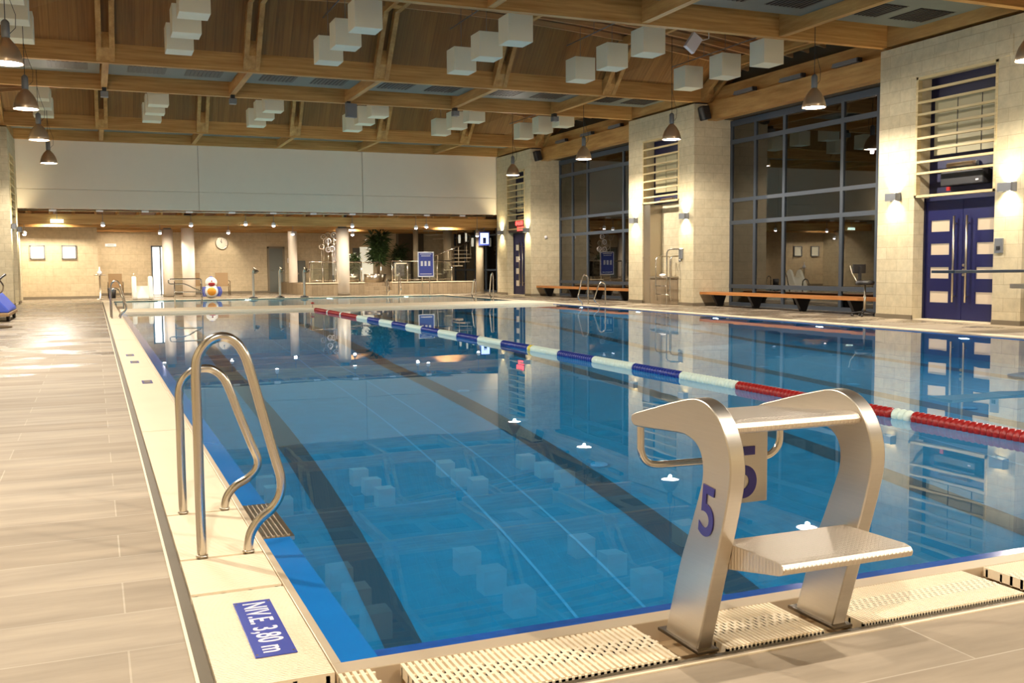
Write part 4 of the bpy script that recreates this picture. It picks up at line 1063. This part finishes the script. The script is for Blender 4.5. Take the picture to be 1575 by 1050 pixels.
# lit doorway behind the plants
t = thing('door_7', 'open warm lit doorway behind the potted plants', 'door', (11.4, 45, .5), kind='structure')
box('leaf', 11.0, 44.93, .5, 11.35, 44.98, 2.1, 'greydoor', t); box('pane', 11.35, 44.95, .5, 12.0, 44.98, 2.15, 'winglow', t)
t = thing('door_8', 'dark doorway opening in the rear wall right of plants', 'door', (14, 45, .5), kind='structure')
box('opening', 13.3, 44.94, .5, 14.6, 44.99, 2.95, 'darkroom', t); box('door_frame', 13.2, 44.93, .5, 13.3, 45.0, 3.0, 'plinth', t)
t = thing('towel_rack', 'white backlit upright panel behind the round column', 'panel', (9.9, 44, 0)); box('panel', 9.75, 43.9, .8, 10.05, 43.95, 2.2, 'signwhite', t); box('foot', 9.75, 43.8, 0.5, 10.05, 44.05, .8, 'grey', t)

# terrace with steps
t = thing('stone_terrace', 'raised terrace faced with upright stone slabs at right of the rear hall', 'terrace', (11.5, 41, 0), kind='structure')
b = MB(); b.box(7.5, 38.6, 0, 9.95, 45.0, .50); b.box(9.95, 39.35, 0, 11.15, 45.0, .50); b.box(11.15, 38.6, 0, 15.0, 45.0, .50); b.build('terrace_body', 'stoneclad', t)
for i, (y, z) in enumerate(((38.6, .17), (38.95, .34))):
    box('step', 9.95, y, 0, 11.15, 39.36, z, 'stoneclad', t)
b = MB(); b.box(7.47, 38.56, .50, 9.95, 38.9, .53); b.box(11.15, 38.56, .50, 15.0, 38.9, .53); b.build('coping', 'cream', t)
def railing(label, pts, z0, z1, posts, m='steelrail', glass=True):
    t = thing('terrace_railing', label, 'railing', (pts[0][0], pts[0][1], z0), 'terrace railings')
    b = MB(); b.tube([(p[0], p[1], z1) for p in pts], .024, 8); b.build('top_rail', m, t)
    b = MB(); b.tube([(p[0], p[1], z0+.1) for p in pts], .014, 6); b.build('bottom_rail', m, t)
    n = 0
    for i in range(len(pts)-1):
        L_ = math.dist(pts[i], pts[i+1]); k = max(1, round(L_/posts))
        for j in range(k+(1 if i == len(pts)-2 else 0)):
            q = j/k; x = pts[i][0]+(pts[i+1][0]-pts[i][0])*q; y = pts[i][1]+(pts[i+1][1]-pts[i][1])*q
            b = MB(); b.tube([(x, y, z0), (x, y, z1)], .022, 8); b.build('post', m, t)
        if glass:
            a_, c_ = Vector(pts[i]), Vector(pts[i+1]); d = (c_-a_).normalized(); nrm = Vector((-d.y, d.x))*.006
            b = MB(); P = [a_+d*.06-nrm, c_-d*.06-nrm, c_-d*.06+nrm, a_+d*.06+nrm]
            vs = b.box(0, 0, 0, 1, 1, 1)
            for v in vs:
                pp = P[(3 if v.co.y > .5 else 0) if v.co.x < .5 else (2 if v.co.y > .5 else 1)]; v.co = Vector((pp.x, pp.y, z0+.14 if v.co.z < .5 else z1-.06))
            b.build('glass_panel', 'clearglass', t)
    return t
railing('steel and glass terrace railing left of the stone steps', [(7.65, 38.75), (9.85, 38.75)], .53, 1.40, .55)
railing('steel and glass terrace railing right of the stone steps', [(11.2, 38.75), (13.9, 38.75)], .53, 1.42, .7)
railing('steel railing behind the round column on the terrace', [(9.3, 40.2), (11.1, 40.2)], .5, 1.38, 1.0, glass=False)
t = thing('glass_cubicle_door', 'small framed glass gate beside the blue poster', 'gate', (11.6, 39.2, .5))
b = MB(); b.box(11.45, 39.2, .5, 11.5, 39.26, 1.35); b.box(12.0, 39.2, .5, 12.05, 39.26, 1.35); b.box(11.45, 39.2, 1.3, 12.05, 39.26, 1.35); b.box(11.45, 39.2, .5, 12.05, 39.26, .55); b.build('frame', 'cream', t)
box('pane', 11.5, 39.22, .55, 12.0, 39.24, 1.3, 'clearglass', t)
# steel planter tubs and plants
def plant(label, x, y, z0, h, spread, n, seed, cat='plant'):
    rnd = random.Random(seed)
    t = thing('potted_tree', label, cat, (x, y, z0))
    b = MB(); b.lathe([(.26, z0), (.34, z0+.36), (.31, z0+.36), (.28, z0+.30), (0, z0+.30)], (x, y, 0), 20); b.build('planter', 'steel', t)
    b = MB(); st = []
    for i in range(7):
        a_ = rnd.uniform(0, 2*PI); rr = spread*rnd.uniform(.1, .55); top = z0+h*rnd.uniform(.7, 1.0)
        pts = [(x+rnd.uniform(-.05, .05), y+rnd.uniform(-.05, .05), z0+.28), (x+rr*.4*math.cos(a_), y+rr*.4*math.sin(a_), z0+h*.5), (x+rr*math.cos(a_), y+rr*math.sin(a_), top)]
        b.tube(pts, [.018, .012, .005], 6); st.append(pts)
    b.build('stem', 'bark', t)
    b = MB()
    for i in range(n):
        p = rnd.choice(st); q = rnd.uniform(.35, 1.0)
        P = Vector(p[1]).lerp(Vector(p[2]), max(0, (q-.5)*2)) if q > .5 else Vector(p[0]).lerp(Vector(p[1]), q*2)
        a_ = rnd.uniform(0, 2*PI); el = rnd.uniform(-.5, .9); L_ = rnd.uniform(.16, .34)*spread/.5
        d = Vector((math.cos(a_)*math.cos(el), math.sin(a_)*math.cos(el), math.sin(el)))
        s_ = d.cross(Vector((0, 0, 1))).normalized()*L_*.13
        o_ = P+d*rnd.uniform(.02, .25)*spread
        m1 = o_+d*L_*.5+Vector((0, 0, .02)); e1 = o_+d*L_-Vector((0, 0, .05))
        b.quad(o_, m1-s_, e1, m1+s_)
    b.build('foliage', 'leaf', t, normals=False)
    return t
plant('tallest leafy green potted tree on the terrace', 11.2, 41.0, .5, 2.25, .75, 900, 1)
plant('lower bushy potted plant left of the tallest one', 10.0, 41.0, .5, 1.35, .5, 500, 2)
plant('dark bushy potted plant against the dark doorway', 12.9, 43.6, .5, 1.7, .6, 600, 3)
plant('small leafy plant beside the round steel tubs', 12.1, 40.7, .5, 1.1, .45, 300, 5)
for (x, y, r, lb) in ((10.6, 39.75, .38, 'left'), (11.9, 39.7, .40, 'right')):
    t = thing('steel_tub', 'broad round brushed steel tub on the terrace, the %s one' % lb, 'tub', (x, y, .5))
    b = MB(); b.lathe([(r, .5), (r, .84), (r-.03, .86), (r-.05, .84), (r-.05, .6), (0, .6)], (x, y, 0), 32); b.build('shell', 'steel', t)
    b = MB(); b.tube([(x+r*.98*math.cos(q*PI/16), y+r*.98*math.sin(q*PI/16), .855) for q in range(32)], .018, 8, closed=True); b.build('rim', 'steelrail', t)
# metal flower sculpture
t = thing('flower_sculpture', 'cluster of tall metal ring flowers on thin stems', 'sculpture', (9.2, 42, .5))
for i, (x, z) in enumerate(((8.95, 2.55), (9.2, 2.35), (8.93, 2.1), (9.42, 2.62), (9.45, 2.3), (9.4, 2.0), (9.15, 2.62), (9.2, 1.98))):
    yy = 42+(i % 3)*.18
    b = MB(); b.tube([(x, yy, .5), (x, yy, z-.1)], .012, 6); sm = b.build('stem', 'steel', t)
    b = MB(); b.tube([(x+.11*math.cos(q*PI/8), yy-.02, z+.11*math.sin(q*PI/8)) for q in range(16)], .03, 6, closed=True); b.ball((x, yy, z), .035); b.build('flower_head', 'signwhite' if i % 2 else 'steel', sm)
# rear posts of nozzle jets
for i, x in enumerate((4.95, 5.95, 6.88)):
    t = thing('water_jet', 'brass water cannon post on the rear kerb, %s from the left' % ORD[i], 'water jet', (x, 35.95, .02), 'water cannons')
    b = MB(); b.lathe([(.17, .02), (.16, .05), (.06, .09)], (x, 35.98, 0), 18); b.build('base', 'black', t)
    b = MB(); b.tube(smooth([(x, 35.98, .05), (x, 35.98, .5), (x, 35.98, .95), (x+.01, 35.96, 1.05), (x+.05, 35.92, 1.12)], 4), .05, 12); b.build('pipe', 'steelblock', t)
    b = MB(); b.tube([(x+.0, 35.95, 1.19), (x+.07, 35.90, 1.10), (x+.12, 35.86, 1.0)], [.015, .06, .10], 12); b.build('nozzle', 'steeldark', t)
# slide
t = thing('toddler_slide', 'small white plastic slide at the edge of leisure pool', 'slide', (1.05, 37.4, 0))
b = MB()
for x0 in (.68, 1.26):
    b.prism([(36.95, .02), (36.95, .12), (37.15, .45), (37.35, .82), (37.45, .90), (37.6, .86), (37.75, .5), (37.8, .02)], 0, x0, x0+.16)
b.build('side_cheek', 'slidewhite', t, .04)
b = MB(); b.prism([(36.93, .02), (36.93, .08), (37.2, .30), (37.45, .52), (37.62, .52), (37.62, .02)], 0, .84, 1.26); b.build('chute', 'slidewhite', t)
for x0 in (.76, 1.34):
    b = MB(); b.tube([(x0, 37.5, .85), (x0, 37.5, 1.0)], .012, 6); b.build('rod', 'steel', t)
# play figure: plain generic water toy
t = thing('play_figure', 'round water toy with white head, red mouth and orange belly', 'toy', (3.55, 37.4, 0))
b = MB(); b.ball((3.55, 37.4, .28), .29, (1.0, .9, .95), 20); b.build('body', 'toywhite', t)
b = MB(); b.ball((3.55, 37.19, .28), .17, (1, .5, .95), 18); b.build('belly', 'orange', t)
b = MB(); b.ball((3.56, 37.4, .62), .215, (1.05, .95, 1.0), 20); b.build('head', 'toywhite', t)
b = MB(); b.ball((3.56, 37.24, .56), .13, (1, .5, .62), 18); b.build('mouth', 'red', t)
b = MB(); b.ball((3.56, 37.2, .68), .028); b.build('nose', 'red', t)
b = MB(); b.ball((3.56, 37.4, .83), .05, (1.3, 1, .6)); b.build('cap', 'toyblue', t)
for x_, r_ in ((3.29, .04), (3.81, .04), (3.23, .03), (3.87, .03), (3.35, .03), (3.75, .03)):
    b = MB(); b.tube(smooth([(x_, 37.3, .08), (x_+(.06 if x_ > 3.55 else -.06), 37.28, .28), (x_, 37.3, .46)], 5), r_*.7, 8); b.build('stripe', 'toyblue', t)
# sling armchairs and small table
def armchair(x, y, s, label):
    t = thing('sling_armchair', label, 'chair', (x, y, 0), 'beige armchairs at the back wall')
    b = MB(); b.box(x-.27, y-.25, .38, x+.27, y+.25, .42); b.build('seat', 'sling', t)
    b = MB(); b.box(x-.27, y+.24, .42, x+.27, y+.28, .98, Matrix.Rotation(R(-10), 3, 'X'), (x, y+.25, .42)); b.build('backrest', 'sling', t)
    for q in (-.29, .29):
        b = MB(); b.tube([(x+q, y-.24, .0), (x+q, y-.24, .6), (x+q, y+.26, .62)], .018, 8); b.build('arm', 'bark', t)
        b = MB(); b.tube([(x+q, y+.26, .0), (x+q, y+.26, .5)], .018, 8); b.build('leg', 'bark', t)
armchair(.2, 42.3, 1, 'beige sling armchair left of white slide at the back wall')
armchair(3.45, 43.2, 1, 'beige sling armchair half behind the second white column')
armchair(4.55, 42.3, 1, 'beige sling armchair below the wall clock')
t = thing('waste_bin', 'dark waste bin beside the armchair at far left', 'bin', (0.0, 40.2, 0)); b = MB(); b.lathe([(.14, 0), (.17, .4), (.15, .4), (.13, .05)], (0.02, 40.3, 0), 16); b.build('bucket', 'black', t); b = MB(); b.tube([(.02+.16*math.cos(q*PI/8), 40.3+.16*math.sin(q*PI/8), .4) for q in range(16)], .012, 6, closed=True); b.build('rim', 'grey', t)
t = thing('bar_table', 'tall thin pedestal table with objects on the top, far left', 'table', (-.45, 38.4, 0))
b = MB(); b.lathe([(.2, 0), (.2, .02), (.03, .04), (.03, .92), (.22, .93), (.22, .96)], (-.42, 38.6, 0), 16); b.build('pedestal', 'steel', t)
t = thing('table_fountain', 'white drinking cup dispenser on the thin pedestal table', 'dispenser', (-.42, 38.6, .96)); b = MB(); b.lathe([(.07, .96), (.09, 1.05), (.03, 1.12), (.02, 1.25), (0, 1.26)], (-.42, 38.6, 0), 12); b.build('body', 'signwhite', t)
# poster board
t = thing('poster_stand', 'blue information poster with white symbols on a slim stand', 'sign', (12.02, 36.6, 0))
box('frame', 11.68, 36.6, .75, 12.37, 36.64, 1.78, 'signwhite', t, .005)
box('sheet', 11.72, 36.592, .80, 12.33, 36.6, 1.74, 'signblue', t)
for q in range(3): box('symbol', 11.80+q*.16, 36.585, 1.20, 11.89+q*.16, 36.592, 1.40, 'signwhite', t)
for zz, w_ in ((1.68, .48), (1.60, .40), (.86, .5)): box('print_line', 12.02-w_/2, 36.585, zz, 12.02+w_/2, 36.592, zz+.025, 'signwhite', t)
for q in (11.86, 12.18): box('post', q-.015, 36.605, 0.0, q+.015, 36.635, .75, 'steel', t)
# television
t = thing('television', 'small lit screen in blue surround hanging by the right pier', 'television', (14.97, 37.5, 2.35))
box('casing', 14.72, 37.5, 2.06, 15.22, 37.58, 2.66, 'signblue', t, .01); box('screen', 14.78, 37.492, 2.13, 15.16, 37.5, 2.60, 'screen', t); box('picture', 14.90, 37.486, 2.15, 15.04, 37.492, 2.40, 'screenfig', t)
b = MB(); b.tube([(14.97, 37.54, 2.66), (14.97, 37.54, 3.36)], .02, 8); b.build('hanger', 'grey', t)
# spiral stair
t = thing('spiral_stair', 'pale spiral staircase around a post at the right of the rear hall', 'staircase', (14.5, 41.0, .5))
cx, cy = 14.5, 41.0
b = MB(); b.lathe([(.21, .5), (.21, 3.17)], (cx, cy, 0), 20); b.build('newel', 'concrete', t)
hr = []
for i in range(13):
    a_ = R(200+i*26); z = .5+.18*(i+1)
    d = Vector((math.cos(a_), math.sin(a_), 0)); n_ = Vector((-d.y, d.x, 0)); c_ = Vector((cx, cy, z))
    b = MB(); P = [c_+d*.20-n_*.06, c_+d*1.1-n_*.19, c_+d*1.1+n_*.19, c_+d*.20+n_*.06]
    vs = [b.bm.verts.new(p) for p in P]+[b.bm.verts.new(p-Vector((0, 0, .04))) for p in P]
    for f_ in ((0, 1, 2, 3), (7, 6, 5, 4), (0, 4, 5, 1), (1, 5, 6, 2), (2, 6, 7, 3), (3, 7, 4, 0)): b.bm.faces.new([vs[q] for q in f_])
    b.tube([c_+d*1.08, c_+d*1.08+Vector((0, 0, .85 if z < 2.1 else max(.05, 3.0-z)))], .013, 6)
    b.build('stair_tread', 'concrete', t); hr.append(c_+d*1.08+Vector((0, 0, .85 if z < 2.1 else max(.05, 3.0-z))))
b = MB(); b.tube(smooth(hr, 4), .02, 8); b.build('handrail', 'steelrail', t)
for i, (x, y, r, lb) in enumerate(((13.15, 41.6, .12, 'slim'), (14.9, 37.9, .17, 'right hand'))):
    t = thing('concrete_post', '%s round concrete post near the spiral staircase' % lb, 'column', (x, y, 0))
    b = MB(); b.lathe([(r, .5 if i < 1 else 0.0), (r, 2.78 if i == 1 else 3.17)], (x, y, 0), 20); b.build('shaft', 'concrete', t)
    b = MB(); b.lathe([(r+.02, .5 if i < 1 else 0), (r+.02, .56 if i < 1 else .06)], (x, y, 0), 20); b.build('base_ring', 'plinth', t)
# glazed screen at the right end of the rear hall
t = thing('window_9', 'dark glazed screen right of the spiral staircase', 'window', (15.9, 39.5, 0), kind='structure')
b = MB()
for y in (36.4, 37.8, 39.2, 40.6, 42.0, 43.4, 44.9): b.box(16.2, y-.04, 0, 16.3, y+.04, 3.36)
for z in (.04, 1.0, 2.6, 3.3): b.box(16.2, 36.4, z-.04, 16.3, 44.9, z+.04)
b.build('window_frame', 'frame', t); box('pane', 16.24, 36.4, .05, 16.25, 44.9, 3.3, 'glass', t)
for i, (y, z) in enumerate(((40.2, 2.5), (41.2, 2.3), (42.1, 2.55), (43, 2.5))):
    t = thing('glowing_lantern', 'small glowing lamp beyond the spiral staircase, %s from the camera' % ORD[i], 'lamp', (15.8, y, z), 'lamps beyond the staircase')
    b = MB(); b.lathe([(.05, z-.2), (.06, z), (.05, z+.2)], (15.8, y, 0), 12); b.build('glow', 'winglow', t); b = MB(); b.tube([(15.8, y, z+.2), (15.8, y, 3.36)], .008, 6); b.build('cord', 'black', t)

# ================================================================== LEFT EDGE: wheeled pool cleaner
t = thing('pool_cleaner_cart', 'blue wheeled pool cleaning machine with black handle at the left edge', 'machine', (-2.75, 23.0, 0))
b = MB(); b.prism([(-2.97, .2), (-2.42, .2), (-2.42, .26), (-2.72, .62), (-2.97, .66)], 1, 22.2, 24.6); b.build('hood', 'toyblue', t, .03)
b = MB(); b.box(-2.97, 22.1, .12, -2.40, 24.7, .2); b.build('chassis', 'sling', t, .02)
for x_, y_ in ((-2.9, 22.5), (-2.46, 22.5), (-2.9, 24.3), (-2.46, 24.3)):
    b = MB(); b.lathe([(.10, -.035), (.115, 0), (.10, .035)], (x_, y_, .115), 18, axis=0); b.build('wheel', 'black', t)
b = MB(); b.tube(smooth([(-2.85, 22.6, .6), (-2.75, 22.8, .8), (-2.66, 23.2, .95), (-2.58, 23.8, 1.05)], 4), .03, 8); b.build('handle', 'black', t)
b = MB(); b.tube(smooth([(-2.66, 23.2, .93), (-2.6, 23.4, .8), (-2.62, 23.2, .66), (-2.75, 22.9, .6)], 5), .018, 8); b.build('cable', 'bark', t)
b = MB(); b.tube(smooth([(-2.95, 19.6, .02), (-2.5, 19.9, .02), (-2.2, 19.6, .02), (-2.5, 19.3, .02), (-2.95, 19.2, .02)], 5), .02, 8)
tag(b.build('hose', 'bark'), 'thin brown hose lying on the left deck', 'hose')

# ceiling spotlights under the back cross beam of the middle pair, and one floodlight
for i, x in enumerate(RX[1:6]):
    t = thing('ceiling_bracket_lamp', 'small grey bracket lamp under the cross beam above the middle piers, %s from the left' % ORD[i], 'lamp', (x, 24.7, 5.6), 'grey bracket lamps under the cross beam')
    if i == 2:
        b = MB(); b.box(x-.12, 24.50, 5.28, x+.20, 24.62, 5.66, Matrix.Rotation(R(18), 3, 'Z'), (x, 24.6, 5.5)); b.build('head', 'grey', t, .01)
    else:
        b = MB(); b.box(x-.09, 24.55, 5.48, x+.09, 24.75, 5.62); b.build('head', 'grey', t, .01)
    box('bracket', x-.05, 24.60, 5.60, x+.05, 24.80, 5.72, 'black', t)
t = thing('floodlight', 'white tilted floodlight hanging below the joists at upper right', 'lamp', (12.2, 17, 6.2))
b = MB(); b.box(12.05, 16.95, 6.02, 12.33, 17.07, 6.42, Matrix.Rotation(R(35), 3, 'Y'), (12.2, 17, 6.2)); b.build('head', 'signwhite', t, .01)
b = MB(); b.tube([(12.62, 17, 6.98), (12.62, 17, 6.35), (12.3, 17, 6.25)], .012, 6); b.build('arm', 'signwhite', t)
